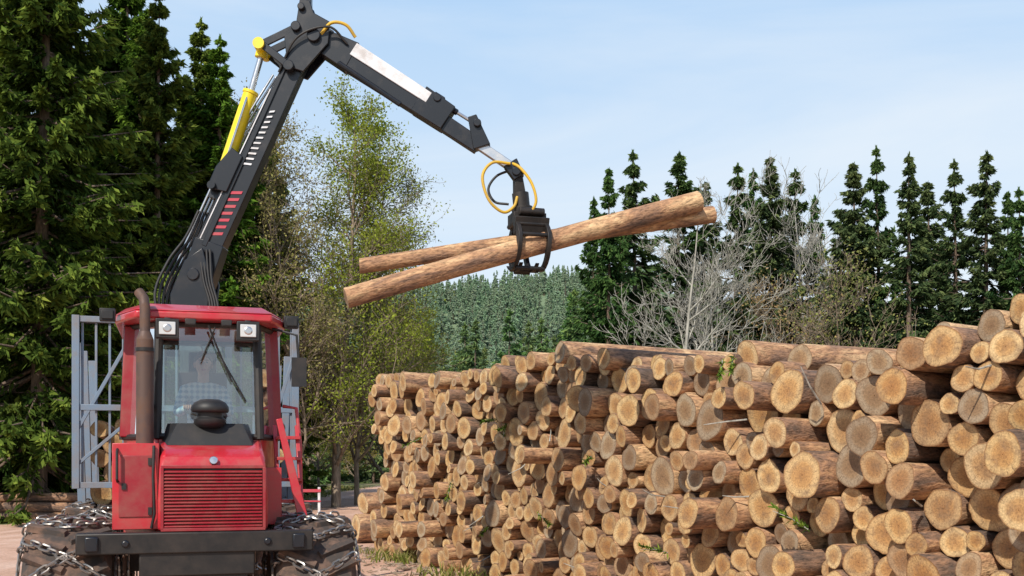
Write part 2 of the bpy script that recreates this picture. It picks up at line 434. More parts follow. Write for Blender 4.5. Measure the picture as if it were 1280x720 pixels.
# ------------------------------------------------------------------ conifers
def cards(c, a, L, W, rng):
    n = len(c)
    r = rng.normal(size=(n, 3)); b = np.cross(a, r); b /= np.linalg.norm(b, axis=1, keepdims=True) + 1e-9
    L = L[:, None]; W = W[:, None]
    v = np.stack([c - a * L / 2, c + b * W / 2 - a * L * 0.05, c + a * L / 2, c - b * W / 2 - a * L * 0.05], 1).reshape(-1, 3)
    return v, np.arange(4 * n).reshape(-1, 4)

def cone_tube(pts, rad, n=8):
    vs = []
    for p, r in zip(pts, rad):
        for i in range(n):
            a = 2 * math.pi * i / n; vs.append((p[0] + r * math.cos(a), p[1] + r * math.sin(a), p[2]))
    q = []
    for k in range(len(pts) - 1):
        for i in range(n):
            j = (i + 1) % n; q.append((k * n + i, k * n + j, (k + 1) * n + j, (k + 1) * n + i))
    return np.array(vs), np.array(q)

def spruce(name, seed, H, R, nb, nt_, m, card, mat, base=0.05, shape=0.95, whorl=1.3, snap=0.35, wv=0.12, twig=0.30, drp=0.0):
    rng = np.random.default_rng(seed)
    u = np.sort(rng.random(nb) ** 0.92); nw = int(H * whorl)
    u = snap * (np.round(u * nw) / nw) + (1 - snap) * u
    u = np.clip(u, 0, 0.992)
    wf = rng.uniform(1 - wv * 1.3, 1 + wv, nw + 2)[np.round(u * nw).astype(int)]
    az = rng.random(nb) * 2 * np.pi
    fat = 1 - 0.3 * np.clip(0.18 - u, 0, 1) / 0.18
    L = (R * (1 - u) ** shape * fat + 0.06) * rng.uniform(0.5, 1.22, nb) * wf * (1 + 0.15 * np.sin(az * 2 + seed) + 0.12 * np.sin(az + u * 19))
    z0 = H * (base + (1 - base) * u)
    e = -0.58 - drp + (0.85 + drp) * u ** 1.6
    bi = np.repeat(np.arange(nb), nt_); n = len(bi)
    t = rng.random(n) ** 0.75 * 0.93 + 0.07
    sgn = rng.choice([-1, 1], n)
    ang = az[bi] + sgn * rng.uniform(0.3, 1.15, n) * (1 - 0.6 * (t > 0.9))
    Lb = L[bi]
    def axis(t, bi):
        Lb = L[bi]; rr = Lb * t
        return np.stack([rr * np.cos(az[bi]), rr * np.sin(az[bi]), z0[bi] + Lb * (e[bi] * t + 0.34 * t ** 3)], -1)
    P = axis(t, bi)
    tl = (twig * Lb * (1.05 - t) + 0.10 * min(1, R / 2)) * rng.uniform(0.6, 1.2, n)
    dz = rng.uniform(-0.75, 0.0, n)
    D = np.stack([np.cos(ang), np.sin(ang), dz], -1); D /= np.linalg.norm(D, axis=1, keepdims=True)
    ci = np.repeat(np.arange(n), m); k = len(ci)
    s = rng.random(k)
    small = np.clip(Lb[ci] / 0.9, 0.35, 1)
    C = P[ci] + D[ci] * (tl[ci] * s)[:, None] + rng.normal(size=(k, 3)) * card * 0.16 * small[:, None]
    C[:, 2] -= 0.15 * tl[ci] * s ** 2
    A = D[ci] + rng.normal(size=(k, 3)) * 0.34; A[:, 2] -= 0.18; A /= np.linalg.norm(A, axis=1, keepdims=True)
    cl = card * rng.uniform(0.7, 1.5, k) * (0.5 + 0.5 * small); cw = cl * rng.uniform(0.20, 0.36, k)
    v, q = cards(C, A, cl, cw, rng)
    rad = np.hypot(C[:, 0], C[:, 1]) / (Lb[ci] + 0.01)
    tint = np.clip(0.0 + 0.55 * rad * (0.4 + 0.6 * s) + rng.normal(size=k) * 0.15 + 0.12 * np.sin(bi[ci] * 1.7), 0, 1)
    # leader spire
    ns = 30; zc = H * (0.955 + 0.05 * rng.random(ns)); Cs = np.stack([rng.normal(size=ns) * .02, rng.normal(size=ns) * .02, zc], -1)
    As = np.stack([rng.normal(size=ns) * .3, rng.normal(size=ns) * .3, np.ones(ns)], -1); As /= np.linalg.norm(As, axis=1, keepdims=True)
    v2, q2 = cards(Cs, As, np.full(ns, card), np.full(ns, card * .3), rng); q = np.concatenate([q, q2 + len(v)]); v = np.concatenate([v, v2]); tint = np.concatenate([tint, np.full(ns, .5)])
    bt = np.array([0, 0.5, 1.0]); sv = []; sq = []
    for j in range(nb):
        pp = axis(bt, np.full(3, j)); o = len(sv)
        for p, r in zip(pp, (0.03, 0.018, 0.004)):
            r *= R / 2.5
            sv += [p + np.array([0, 0, r]), p + np.array([r * np.sin(az[j]), -r * np.cos(az[j]), -r]), p + np.array([-r * np.sin(az[j]), r * np.cos(az[j]), -r])]
        for a in range(2):
            for b_ in range(3): sq.append((o + a * 3 + b_, o + a * 3 + (b_ + 1) % 3, o + a * 3 + 3 + (b_ + 1) % 3, o + a * 3 + 3 + b_))
    tv, tq = cone_tube([(0, 0, -0.3), (0.02, 0, H * 0.3), (0, 0.03, H * 0.7), (0, 0, H * 0.99)], [H * 0.014, H * 0.010, H * 0.005, 0.01])
    sv = np.array(sv); sq = np.array(sq)
    verts = np.concatenate([v, tv, sv]); quads = np.concatenate([q, tq + len(v), sq + len(v) + len(tv)])
    mi = np.concatenate([np.zeros(len(q)), np.ones(len(tq) + len(sq))])
    ti = np.concatenate([np.repeat(tint, 4), np.zeros(len(tv) + len(sv))])
    return np_mesh(name, verts, quads, [mat, M_trunk], mi, {'tint': ti})

SP = {}
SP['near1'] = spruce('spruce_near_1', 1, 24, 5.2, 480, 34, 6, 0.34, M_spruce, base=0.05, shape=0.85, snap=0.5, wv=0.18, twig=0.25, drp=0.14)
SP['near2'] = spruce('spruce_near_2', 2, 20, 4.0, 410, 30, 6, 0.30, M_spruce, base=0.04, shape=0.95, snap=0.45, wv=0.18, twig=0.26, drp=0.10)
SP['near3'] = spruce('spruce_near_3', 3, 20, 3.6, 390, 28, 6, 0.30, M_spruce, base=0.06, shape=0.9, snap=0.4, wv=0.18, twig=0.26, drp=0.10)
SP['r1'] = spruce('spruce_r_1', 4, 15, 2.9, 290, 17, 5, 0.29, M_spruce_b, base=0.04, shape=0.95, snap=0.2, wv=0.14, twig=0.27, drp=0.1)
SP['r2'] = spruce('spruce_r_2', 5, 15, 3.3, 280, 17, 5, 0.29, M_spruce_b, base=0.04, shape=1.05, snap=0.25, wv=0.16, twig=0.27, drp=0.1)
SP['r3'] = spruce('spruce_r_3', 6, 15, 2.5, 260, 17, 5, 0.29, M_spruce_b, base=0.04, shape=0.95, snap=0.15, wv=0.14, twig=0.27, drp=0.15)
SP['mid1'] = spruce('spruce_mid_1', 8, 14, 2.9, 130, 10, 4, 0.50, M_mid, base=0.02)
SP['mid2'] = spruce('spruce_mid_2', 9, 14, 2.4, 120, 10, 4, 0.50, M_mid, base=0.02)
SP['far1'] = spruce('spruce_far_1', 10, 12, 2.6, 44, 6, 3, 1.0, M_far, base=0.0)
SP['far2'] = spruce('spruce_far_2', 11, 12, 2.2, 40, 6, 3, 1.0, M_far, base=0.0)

def put(kind, name, x, y, h, href, rz=None, wide=1.0, parent=None, z=0):
    ob = bpy.data.objects.new(name, SP[kind]); s = h / href
    ob.location = (x, y, z); ob.scale = (s * wide, s * wide, s); ob.rotation_euler = (random.uniform(-.02, .02), random.uniform(-.02, .02), random.uniform(0, 6.28) if rz is None else rz)
    col.objects.link(ob)
    if parent: ob.parent = parent
    return ob

# left stand
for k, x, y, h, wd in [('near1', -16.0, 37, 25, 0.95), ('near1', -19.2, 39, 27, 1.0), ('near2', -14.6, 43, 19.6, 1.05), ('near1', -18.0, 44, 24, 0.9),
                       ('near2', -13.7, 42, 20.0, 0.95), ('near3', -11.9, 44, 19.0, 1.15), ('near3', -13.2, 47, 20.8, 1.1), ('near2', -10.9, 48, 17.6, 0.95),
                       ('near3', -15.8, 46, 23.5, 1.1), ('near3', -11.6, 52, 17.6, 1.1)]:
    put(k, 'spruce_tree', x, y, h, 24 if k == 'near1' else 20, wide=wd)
# right stand: (x, y, height)
R = [(760, 210, 50), (800, 192, 54), (846, 193, 58), (880, 228, 60), (918, 206, 56), (942, 214, 60), (966, 198, 54), (988, 214, 58), (1022, 246, 60), (1072, 204, 50),
     (1102, 184, 50), (1137, 194, 48), (1168, 226, 52), (1196, 200, 48), (1228, 194, 47), (1256, 240, 50), (1282, 236, 46), (1325, 215, 48), (1370, 200, 50), (1045, 265, 56), (740, 250, 56), (1440, 220, 48)]
for i, (px, py, d) in enumerate(R):
    k = ('r1', 'r2', 'r3')[i % 3]
    put(k, 'spruce_tree', (px - 640) / 1372 * d, d, 1.9 + (580 - py) / 1372 * d, 15, wide=0.85 + 0.35 * ((i * 7) % 5) / 4)
fr = empty('forest')
for i in range(42):
    y = random.uniform(58, 72); x = random.uniform(0.085, 0.66) * y
    put(random.choice(['r1', 'r2', 'r3']), 'spruce', x, y, random.uniform(8.0, 13.5), 15, wide=1.3, parent=fr)
for i in range(26):
    y = random.uniform(50, 66); x = -random.uniform(0.26, 0.56) * y
    put(random.choice(['near2', 'near3']), 'spruce', x, y, random.uniform(14, 19), 20, wide=1.2, parent=fr)
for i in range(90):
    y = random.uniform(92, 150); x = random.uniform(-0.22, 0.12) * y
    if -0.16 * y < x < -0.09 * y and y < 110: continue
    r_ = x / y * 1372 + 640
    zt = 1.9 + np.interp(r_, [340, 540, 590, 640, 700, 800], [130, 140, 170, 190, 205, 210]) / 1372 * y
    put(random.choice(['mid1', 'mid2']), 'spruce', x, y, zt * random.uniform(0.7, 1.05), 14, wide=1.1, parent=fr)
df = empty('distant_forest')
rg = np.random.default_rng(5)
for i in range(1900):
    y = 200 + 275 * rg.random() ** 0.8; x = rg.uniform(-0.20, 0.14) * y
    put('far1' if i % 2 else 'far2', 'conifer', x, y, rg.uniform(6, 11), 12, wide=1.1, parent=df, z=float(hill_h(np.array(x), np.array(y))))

# ------------------------------------------------------------------ broadleaf / bare trees
def btree(name, seed, H, spread, levels, nchild, bark, leafmat=None, nleaf=0, leaf=0.08, r0=None, up=0.35, clump=0.35, first=0.25, thin=1.0):
    rng = np.random.default_rng(seed); segs = []; tips = []
    r0 = r0 or H * 0.012
    def grow(p, d, L, r, lev):
        ns = 7 if lev == 0 else 4
        pts = [p]; rs = [r]
        for k in range(ns):
            d = d + rng.normal(size=3) * (0.05 if lev == 0 else 0.16); d[2] += up * 0.18 * (lev > 0)
            d /= np.linalg.norm(d); p = p + d * L / ns; pts.append(p); rs.append(max(r * (1 - 0.85 * (k + 1) / ns), 0.004 * thin))
        for k in range(ns): segs.append((pts[k], pts[k + 1], rs[k], rs[k + 1]))
        if lev >= levels - 1:
            tips.extend(pts[1:]); return
        if lev >= levels - 2: tips.extend(pts[2:])
        nc = nchild[lev]
        for c in range(nc):
            t = first + (1 - first) * (c + rng.random()) / nc if lev == 0 else rng.uniform(0.15, 1)
            x = t * ns; k = min(int(x), ns - 1); q = pts[k] + (pts[k + 1] - pts[k]) * (x - k)
            ax = pts[k + 1] - pts[k]; ax /= np.linalg.norm(ax)
            rv = rng.normal(size=3); s = np.cross(ax, rv); s /= np.linalg.norm(s)
            a = rng.uniform(0.6, 1.15) if lev == 0 else rng.uniform(0.4, 1.0)
            nd = ax * math.cos(a) + s * math.sin(a)
            nl = (spread * (1.15 - 0.75 * t) if lev == 0 else L * rng.uniform(0.4, 0.65))
            grow(q, nd, nl * rng.uniform(0.75, 1.15), max(rs[k] * 0.55, 0.006 * thin), lev + 1)
    grow(np.array([0, 0, -0.2]), np.array([0, 0, 1.0]), H, r0, 0)
    P0 = np.array([s[0] for s in segs]); P1 = np.array([s[1] for s in segs]); A = np.array([s[2] for s in segs]); B = np.array([s[3] for s in segs])
    d = P1 - P0; d /= np.linalg.norm(d, axis=1, keepdims=True) + 1e-9
    ref = np.where(np.abs(d[:, 2:3]) < 0.9, np.array([[0, 0, 1.0]]), np.array([[1.0, 0, 0]]))
    u = np.cross(d, ref); u /= np.linalg.norm(u, axis=1, keepdims=True); w_ = np.cross(d, u)
    ns = 4; vs = []
    for P, r in ((P0, A), (P1, B)):
        for i in range(ns):
            a = 2 * math.pi * i / ns; vs.append(P + r[:, None] * (u * math.cos(a) + w_ * math.sin(a)))
    vs = np.stack(vs, 1); n = len(segs); base = (np.arange(n) * 2 * ns)[:, None]
    q = np.stack([np.stack([base[:, 0] + i, base[:, 0] + (i + 1) % ns, base[:, 0] + ns + (i + 1) % ns, base[:, 0] + ns + i], -1) for i in range(ns)], 1).reshape(-1, 4)
    vs = vs.reshape(-1, 3); mi = np.zeros(len(q)); ti = np.zeros(len(vs)); mats = [bark]
    if nleaf:
        T = np.array(tips); idx = rng.integers(0, len(T), nleaf)
        C = T[idx] + rng.normal(size=(nleaf, 3)) * clump
        Ax = rng.normal(size=(nleaf, 3)); Ax /= np.linalg.norm(Ax, axis=1, keepdims=True)
        ls = leaf * rng.uniform(0.6, 1.4, nleaf)
        lv, lq = cards(C, Ax, ls, ls * 0.6, rng)
        q = np.concatenate([q, lq + len(vs)]); vs = np.concatenate([vs, lv]); mi = np.concatenate([mi, np.ones(len(lq))])
        ti = np.concatenate([ti, np.repeat(np.clip(rng.normal(size=nleaf) * 0.22 + 0.5, 0, 1), 4)]); mats.append(leafmat)
    return np_mesh(name, vs, q, mats, mi, {'tint': ti})
def putm(me, name, x, y, s=1.0, rz=0.0, parent=None):
    ob = bpy.data.objects.new(name, me); ob.location = (x, y, 0); ob.scale = (s, s, s); ob.rotation_euler = (0, 0, rz); return link(ob, parent)
t_green = btree('spring_tree', 21, 14.0, 3.5, 4, [40, 9, 5], M_brownb, M_leaf, 32000, 0.095, clump=0.16, first=0.1, r0=0.17)
t_green2 = btree('spring_tree2', 22, 11.0, 3.2, 4, [28, 8, 5], M_brownb, M_leaf, 16000, 0.10, clump=0.18, first=0.08, r0=0.14)
t_brown = btree('budding_tree', 23, 13.0, 3.5, 4, [40, 10, 5], M_brownb, M_brownleaf, 20000, 0.09, clump=0.15, first=0.12, r0=0.15, thin=1.3)
t_bare = btree('bare_tree', 24, 9.5, 3.8, 5, [13, 6, 5, 3], M_pale, None, 0, r0=0.12, up=0.8, first=0.2, thin=1.4)
t_bare2 = btree('bare_tree2', 25, 8.0, 3.8, 5, [13, 6, 4, 3], M_brownb, M_brownleaf, 2500, 0.10, r0=0.11, up=0.7, first=0.15, thin=1.3)
putm(t_green, 'larch_tree', -7.7, 48, 1.27, 0.3); putm(t_green2, 'larch_tree', -6.5, 58, 1.25, 2.0)
putm(t_brown, 'budding_tree', -9.0, 46, 1.22, 1.0); putm(t_brown, 'budding_tree', -7.2, 51, 1.15, 4.0)
putm(t_green2, 'larch_tree', -5.6, 62, 0.9, 5.0); putm(t_green2, 'larch_tree', -5.3, 70, 0.8, 1.0); putm(t_green, 'larch_tree', -13, 74, 0.8, 1.0)
putm(t_brown, 'budding_tree', -6.8, 76, 0.8, 2.2); putm(t_green2, 'larch_tree', -15.5, 84, 0.95, 1.1); putm(t_green2, 'larch_tree', -8.4, 104, 0.9, 3.1)
putm(t_green2, 'larch_tree', -13.6, 96, 0.7, 2.1); putm(t_green2, 'larch_tree', -7.0, 88, 0.6, 0.6)
putm(t_bare, 'bare_tree', 6.8, 46, 1.3, 0.2); putm(t_bare, 'bare_tree', 8.9, 47, 1.1, 2.6); putm(t_bare2, 'bare_tree', 11.6, 48, 1.1, 1.3)
putm(t_bare2, 'bare_tree', 14.2, 47, 1.15, 4.0); putm(t_bare, 'bare_tree', 14.8, 56, 1.6, 5.0); putm(t_bare2, 'bare_tree', 15.6, 50, 0.9, 0.5)

# ------------------------------------------------------------------ logs
class LogMesh:
    def __init__(s, nseg=24): s.n = nseg; s.v = []; s.lc = []; s.rn = []; s.rd = []; s.q = []; s.mi = []; s.off = 0; s.tpl = None
    def add(s, p, d, L, r, taper=0.08, rng=np.random, rnd=None, bend=0.0, wob=1.0):
        n = s.n; d = np.array(d, float); d /= np.linalg.norm(d)
        ref = np.array([0, 0, 1.0]); u = np.cross(d, ref); u /= np.linalg.norm(u); w_ = np.cross(u, d)
        a = np.linspace(0, 2 * np.pi, n, endpoint=False) + rng.uniform(0, 6.28)
        f = 1 + wob * (0.05 * np.cos(2 * a + rng.uniform(0, 6)) + 0.035 * np.cos(3 * a + rng.uniform(0, 6)) + 0.02 * np.cos(5 * a + rng.uniform(0, 6)) + rng.normal(size=n) * 0.014)
        zs = [0, 0, 0, 0, 0.012, 0.12, 0.3 * L, 0.65 * L, L, L, L]
        ks = [0.02, 0.5, 0.90, 0.985, 1.0, 1.0, 1 - taper * .3, 1 - taper * .65, 1 - taper, (1 - taper) * 0.5, 0.02]
        rn = [0.02, 0.5, 0.90, 0.985, 1, 1, 1, 1, 1, 0.5, 0.0]
        tx, ty = rng.normal(size=2) * 0.10
        bu, bw = rng.normal(size=2) * bend
        rd = rng.random() if rnd is None else rnd
        for z, k, q in zip(zs, ks, rn):
            rr = r * k * f if k > 0.1 else r * k * np.ones(n)
            if 0.005 < z < L: rr = rr * (1 + rng.normal(size=n) * 0.01)
            x = rr * np.cos(a); y = rr * np.sin(a)
            zz = z + (tx * x + ty * y) * (1 if z < 0.05 else 0)
            b = math.sin(math.pi * min(z / L, 1))
            s.v.append(np.array(p)[None] + (x + bu * b)[:, None] * u + (y + bw * b)[:, None] * w_ + (np.ones(n) * zz)[:, None] * d)
            s.lc.append(np.stack([x, y, np.full(n, z)], -1)); s.rn.append(np.full(n, q)); s.rd.append(np.full(n, rd))
        if s.tpl is None:
            q = []; m = []
            for k in range(10):
                for i in range(n):
                    j = (i + 1) % n; q.append((k * n + i, k * n + j, (k + 1) * n + j, (k + 1) * n + i)); m.append(0 if (k < 3 or k >= 8) else 1)
            s.tpl = np.array(q)[:, ::-1]; s.tm = np.array(m)
        s.q.append(s.tpl + s.off); s.mi.append(s.tm); s.off += n * 11
    def build(s, name, parent=None):
        v = np.concatenate(s.v); q = np.concatenate(s.q)
        me = np_mesh(name, v, q, [M_end, M_bark], np.concatenate(s.mi), {'rn': np.concatenate(s.rn), 'rnd': np.concatenate(s.rd)})
        at = me.attributes.new('lc', 'FLOAT_VECTOR', 'POINT'); at.data.foreach_set('vector', np.concatenate(s.lc).astype(np.float32).ravel())
        me.shade_smooth(); me.set_sharp_from_angle(angle=math.radians(50))
        return link(bpy.data.objects.new(name, me), parent)

def pack(length, top, rf, seed, zmin=0.0):
    rng = np.random.default_rng(seed)
    S = np.arange(0.1, length, 0.025); cs = np.zeros(0); cz = np.zeros(0); cr = np.zeros(0); tp = top(S)
    misses = 0
    while misses < 14:
        r = rf(rng)
        z = np.full(len(S), zmin + r)
        if len(cs):
            ds = np.abs(S[:, None] - cs[None]); rr = r + cr[None]; ok = ds < rr
            zz = np.where(ok, cz[None] + np.sqrt(np.maximum(rr ** 2 - ds ** 2, 0)), -1); z = np.maximum(z, zz.max(1))
        z = np.where((S < r) | (S > length - r), 99, z)
        room = z + r - tp
        z2 = np.where(room < 0.04, z + rng.random(len(S)) * 0.02, 99)
        i = int(np.argmin(z2))
        if z2[i] > 50: misses += 1; continue
        cs = np.append(cs, S[i]); cz = np.append(cz, z[i]); cr = np.append(cr, r)
    return cs, cz, cr

T = np.array([-0.386, 0.922]); LD = np.array([0.85, 0.53, 0.0]); O = np.array([4.987, 5.0])
def ytop_near(s):
    Y = 5 + s * 0.922
    return np.interp(Y, [5, 7.0, 7.8, 8.3, 9.0, 9.6, 10.3, 11, 12, 13.5, 15, 16, 17, 17.6], [3.9, 3.6, 3.36, 3.08, 2.98, 2.84, 2.82, 2.98, 3.06, 3.22, 3.38, 3.5, 3.56, 3.5])
def ytop_far(s):
    Y = 17.7 + s * 0.922
    return np.interp(Y, [17.9, 20, 22, 24, 25], [3.42, 3.58, 3.7, 3.86, 3.85])
def radii(rng):
    return float(np.clip(rng.normal(0.142, 0.036), 0.078, 0.225))
def make_pile(name, y0, length, top, seed, nseg, amp, shift=0.0):
    rng = np.random.default_rng(seed); cs, cz, cr = pack(length, top, radii, seed)
    o = O + T * ((y0 - 5) / 0.922); lm = LogMesh(nseg)
    for s, z, r in zip(cs, cz, cr):
        off = shift + amp * (0.06 * math.sin(s * 1.1 + z) + 0.05 * math.sin(s * 2.9 - z * 2.3)) + rng.normal() * 0.11 * amp + (rng.uniform(-0.4, 0.1) if rng.random() < 0.10 else 0)
        p = np.array([o[0] + T[0] * s, o[1] + T[1] * s, z]) + LD * off
        d = LD + np.array([rng.normal() * 0.02, rng.normal() * 0.02, rng.normal() * 0.012])
        lm.add(p, d, 4.6 + rng.normal() * 0.15, r * 1.0, rng=rng)
    return lm, rng, o
lm, rng, o = make_pile('log_pile', 5.0, 13.66, ytop_near, 3, 28, 1.0)
for s, z, r, off in [(10.9, 3.42, 0.15, -0.15), (9.7, 3.24, 0.14, -0.1), (6.9, 3.03, 0.15, 0.15), (6.2, 2.94, 0.15, 0.3)]:
    p = np.array([o[0] + T[0] * s, o[1] + T[1] * s, z]) + LD * off
    lm.add(p, LD + np.array([rng.normal() * 0.05, 0, rng.normal() * 0.01]), 5, r, rng=rng)
lm.build('log_pile'); print('near logs', len(lm.q))
lm, rng, o = make_pile('log_pile', 17.66, 6.75, ytop_far, 9, 20, 1.2, 0.0)
lm.build('log_pile'); print('far logs', len(lm.q))
# small stack lying across at the left wood edge
lm = LogMesh(18); rng = np.random.default_rng(4)
for i in range(6): lm.add((-19.2 + rng.normal() * .3, 35.2 + i * 0.36, 0.18), (1, 0.05, 0), 5.2, 0.18, rng=rng, rnd=rng.uniform(.1, .5))
for i in range(5): lm.add((-19.0 + rng.normal() * .3, 35.4 + i * 0.36, 0.50), (1, 0.05, 0), 5.0, 0.17, rng=rng, rnd=rng.uniform(.1, .5))
for i in range(2): lm.add((-18.6 + rng.normal() * .3, 35.7 + i * 0.36, 0.80), (1, 0.05, 0), 4.8, 0.16, rng=rng, rnd=rng.uniform(.1, .5))
lm.build('log_stack')
lm = LogMesh(24)
lm.add((-3.75, 26.3, 0.35), (1, 0.55, 0), 3.5, 0.36, rng=rng); lm.add((-3.6, 26.5, 0.95), (1, 0.55, 0), 3.5, 0.27, rng=rng)
lm.build('log_stack')
# grappled logs
lm = LogMesh(28); lm.add((-1.77, 11.7, 3.67), (3.97, 1.3, 1.34), 4.39, 0.112, taper=-0.12, rng=rng, rnd=0.78, wob=0.5, bend=0.02); lm.build('log')
lm = LogMesh(28); lm.add((-1.68, 12.1, 4.08), (4.09, 1.1, 0.82), 4.32, 0.085, taper=-0.2, rng=rng, rnd=0.62, wob=0.5, bend=0.02); lm.build('log')

# ------------------------------------------------------------------ forwarder
TH = math.radians(16.9)
FW = empty('forestry_forwarder', (-2.73, 9.5, 0), TH)
bpy.context.view_layer.update()
PINV[FW.name] = (Matrix.Translation((-2.73, 9.5, 0)) @ Matrix.Rotation(TH, 4, 'Z')).inverted()

def wheel_mesh():
    b = MB(); Rw = 0.70; hw = 0.33
    prof = [(-0.18, 0.30), (-hw + .02, 0.36), (-hw - .01, 0.46), (-hw - .005, 0.58), (-hw + .05, 0.655), (-0.15, 0.68), (0, 0.685), (0.15, 0.68), (hw - .05, 0.655), (hw + .005, 0.58), (hw + .01, 0.46), (hw - .02, 0.36), (0.18, 0.30)]
    b.lathe_x(prof, n=56, mat=0)
    nl = 22
    for i in range(nl):
        for sd in (-1, 1):
            a = 2 * math.pi * (i + (0.5 if sd > 0 else 0)) / nl
            Rm = Matrix.Rotation(a, 3, 'X') @ Matrix.Rotation(0.45 * sd, 3, 'Z')
            c = Matrix.Rotation(a, 3, 'X') @ V((sd * 0.165, 0, 0.692))
            b.box(c, (0.34, 0.075, 0.05), 0, Rm, t=(0.95, 0.7))
    # rim + hub
    b.lathe_x([(-0.20, 0.0), (-0.20, 0.12), (-0.14, 0.14), (-0.12, 0.28), (-0.19, 0.31), (-0.19, 0.33), (-0.1, 0.335), (0.1, 0.335), (0.19, 0.33), (0.19, 0.31), (0.12, 0.28), (0.14, 0.14), (0.20, 0.12), (0.20, 0)], n=32, mat=1)
    for sd in (-1, 1):
        for i in range(8):
            a = i * math.pi / 4; b.cyl((sd * .13, .2 * math.cos(a), .2 * math.sin(a)), (sd * .165, .2 * math.cos(a), .2 * math.sin(a)), 0.018, n=6, mat=2)
    # chains
    def link_(c, d, nrm, flip):
        d = d.normalized(); nrm = (nrm - d * nrm.dot(d)).normalized(); s = d.cross(nrm)
        if flip: nrm, s = s, nrm
        vs = []; K = 10; Mi = 5
        for i in range(K):
            a = 2 * math.pi * i / K; cd = V((0.034 * math.cos(a) + (0.016 if math.cos(a) > 0.01 else -0.016), 0.027 * math.sin(a), 0))
            rad = V((math.cos(a), math.sin(a), 0))
            for j in range(Mi):
                t = 2 * math.pi * j / Mi; p = cd + rad * 0.0105 * math.cos(t); h = 0.0105 * math.sin(t)
                vs.append(c + d * p.x + s * p.y + nrm * h)
        fs = [(i * Mi + j, ((i + 1) % K) * Mi + j, ((i + 1) % K) * Mi + (j + 1) % Mi, i * Mi + (j + 1) % Mi) for i in range(K) for j in range(Mi)]
        b.add(vs, fs, 2)
    def path(pts, closed=True):
        n = len(pts)
        for k in range(n if closed else n - 1):
            p = V(pts[k]); q = V(pts[(k + 1) % n]); L = (q - p).length; m = max(1, round(L / 0.072))
            for i in range(m):
                c = p.lerp(q, (i + .5) / m); rad = V((0, c.y, c.z)).normalized()
                # keep on the tyre surface
                x = abs(c.x); rr = 0.725 if x < 0.26 else (0.725 - (x - 0.26) * 0.9)
                if x < 0.33: c = V((c.x, rad.y * rr, rad.z * rr))
                link_(c, q - p, rad if x < 0.33 else V((1, 0, 0)), i % 2)
    K = 12
    def P(x, r, a): return (x, r * math.cos(a), r * math.sin(a))
    for k in range(K // 2):
        a0 = 2 * math.pi * k / (K // 2); st = 2 * math.pi / (K // 2)
        # diamond pattern
        path([P(-.32, .68, a0), P(0, .725, a0 + st * .28), P(.32, .68, a0)], False)
        path([P(-.32, .68, a0 + st * .56), P(0, .725, a0 + st * .28), P(.32, .68, a0 + st * .56)], False)
        path([P(-.32, .68, a0 + st * .56), P(-.0, .725, a0 + st * .78), P(.32, .68, a0 + st * .56)], False)
    for sd in (-1, 1):
        path([P(sd * .365, .56, 2 * math.pi * i / 36) for i in range(36)])
        for k in range(K): path([P(sd * .365, .56, 2 * math.pi * k / K), P(sd * .335, .67, 2 * math.pi * k / K + .08)], False)
    return b.mesh('wheel', [M_tire, M_dred, M_chain], 40)
WM = wheel_mesh()
for i, (x, y) in enumerate([(-1.0, 0), (0.97, 0), (-1.05, 3.75), (1.05, 3.75), (-1.05, 5.25), (1.05, 5.25)]):
    ob = bpy.data.objects.new('wheel_%d' % (i + 1), WM); ob.location = (x, y, 0.72); ob.rotation_euler = (0.3 * i + 0.1, 0, 0); link(ob, FW)

# chassis
b = MB()
b.box((0, -0.62, 1.27), (1.84, 0.16, 0.17), 0); b.box((0, -0.55, 1.10), (0.9, 0.25, 0.2), 0)
b.box((0, 0.7, 0.95), (0.8, 2.6, 0.4), 0); b.box((0, 0, 0.75), (1.5, 0.3, 0.3), 0)
b.box((0, 4.8, 1.15), (0.5, 5.4, 0.3), 0); b.cyl((0, 2.1, 0.6), (0, 2.1, 1.4), 0.2, mat=0)
for x in (-1.05, 1.05): b.box((x * 0.62, 4.5, 0.75), (0.2, 1.5, 0.22), 0)
for x in (-0.80, 0.80): b.box((x, -0.715, 1.27), (0.1, 0.03, 0.12), 1)
for x in (-0.55, 0.55): b.cyl((x, -0.72, 1.27), (x, -0.69, 1.27), 0.03, mat=1)
b.box((0.05, -0.4, 1.0), (0.7, 0.5, 0.35), 0)
b.build('chassis', [M_dark, M_black], FW, bevel=0.012)
# fenders + side bodies
b = MB()
b.box((-0.48, 0.05, 1.72), (0.36, 1.1, 0.70), 0); b.box((0.64, 0.35, 1.62), (0.16, 0.8, 0.5), 0)
b.box((-0.48, -0.505, 1.72), (0.26, 0.012, 0.5), 1)
b.build('side_panels', [M_red, M_dred], FW, bevel=0.035)
b = MB()   # hinges, latch, cable and grab rail on the side panel
for z in (1.52, 1.92): b.box((-0.37, -0.515, z), (0.03, 0.016, 0.06), 0)
b.box((-0.57, -0.515, 1.72), (0.035, 0.02, 0.05), 0)
b.tube([(-0.62, -0.50, 2.02), (-0.62, -0.56, 2.0), (-0.62, -0.56, 1.78), (-0.62, -0.50, 1.76)], 0.011, 8, 0)
b.tube([(-0.34, -0.52, 2.05), (-0.345, -0.55, 1.8), (-0.335, -0.54, 1.5), (-0.36, -0.52, 1.38)], 0.012, 8, 0)
b.build('panel_fittings', [M_rubber], FW)
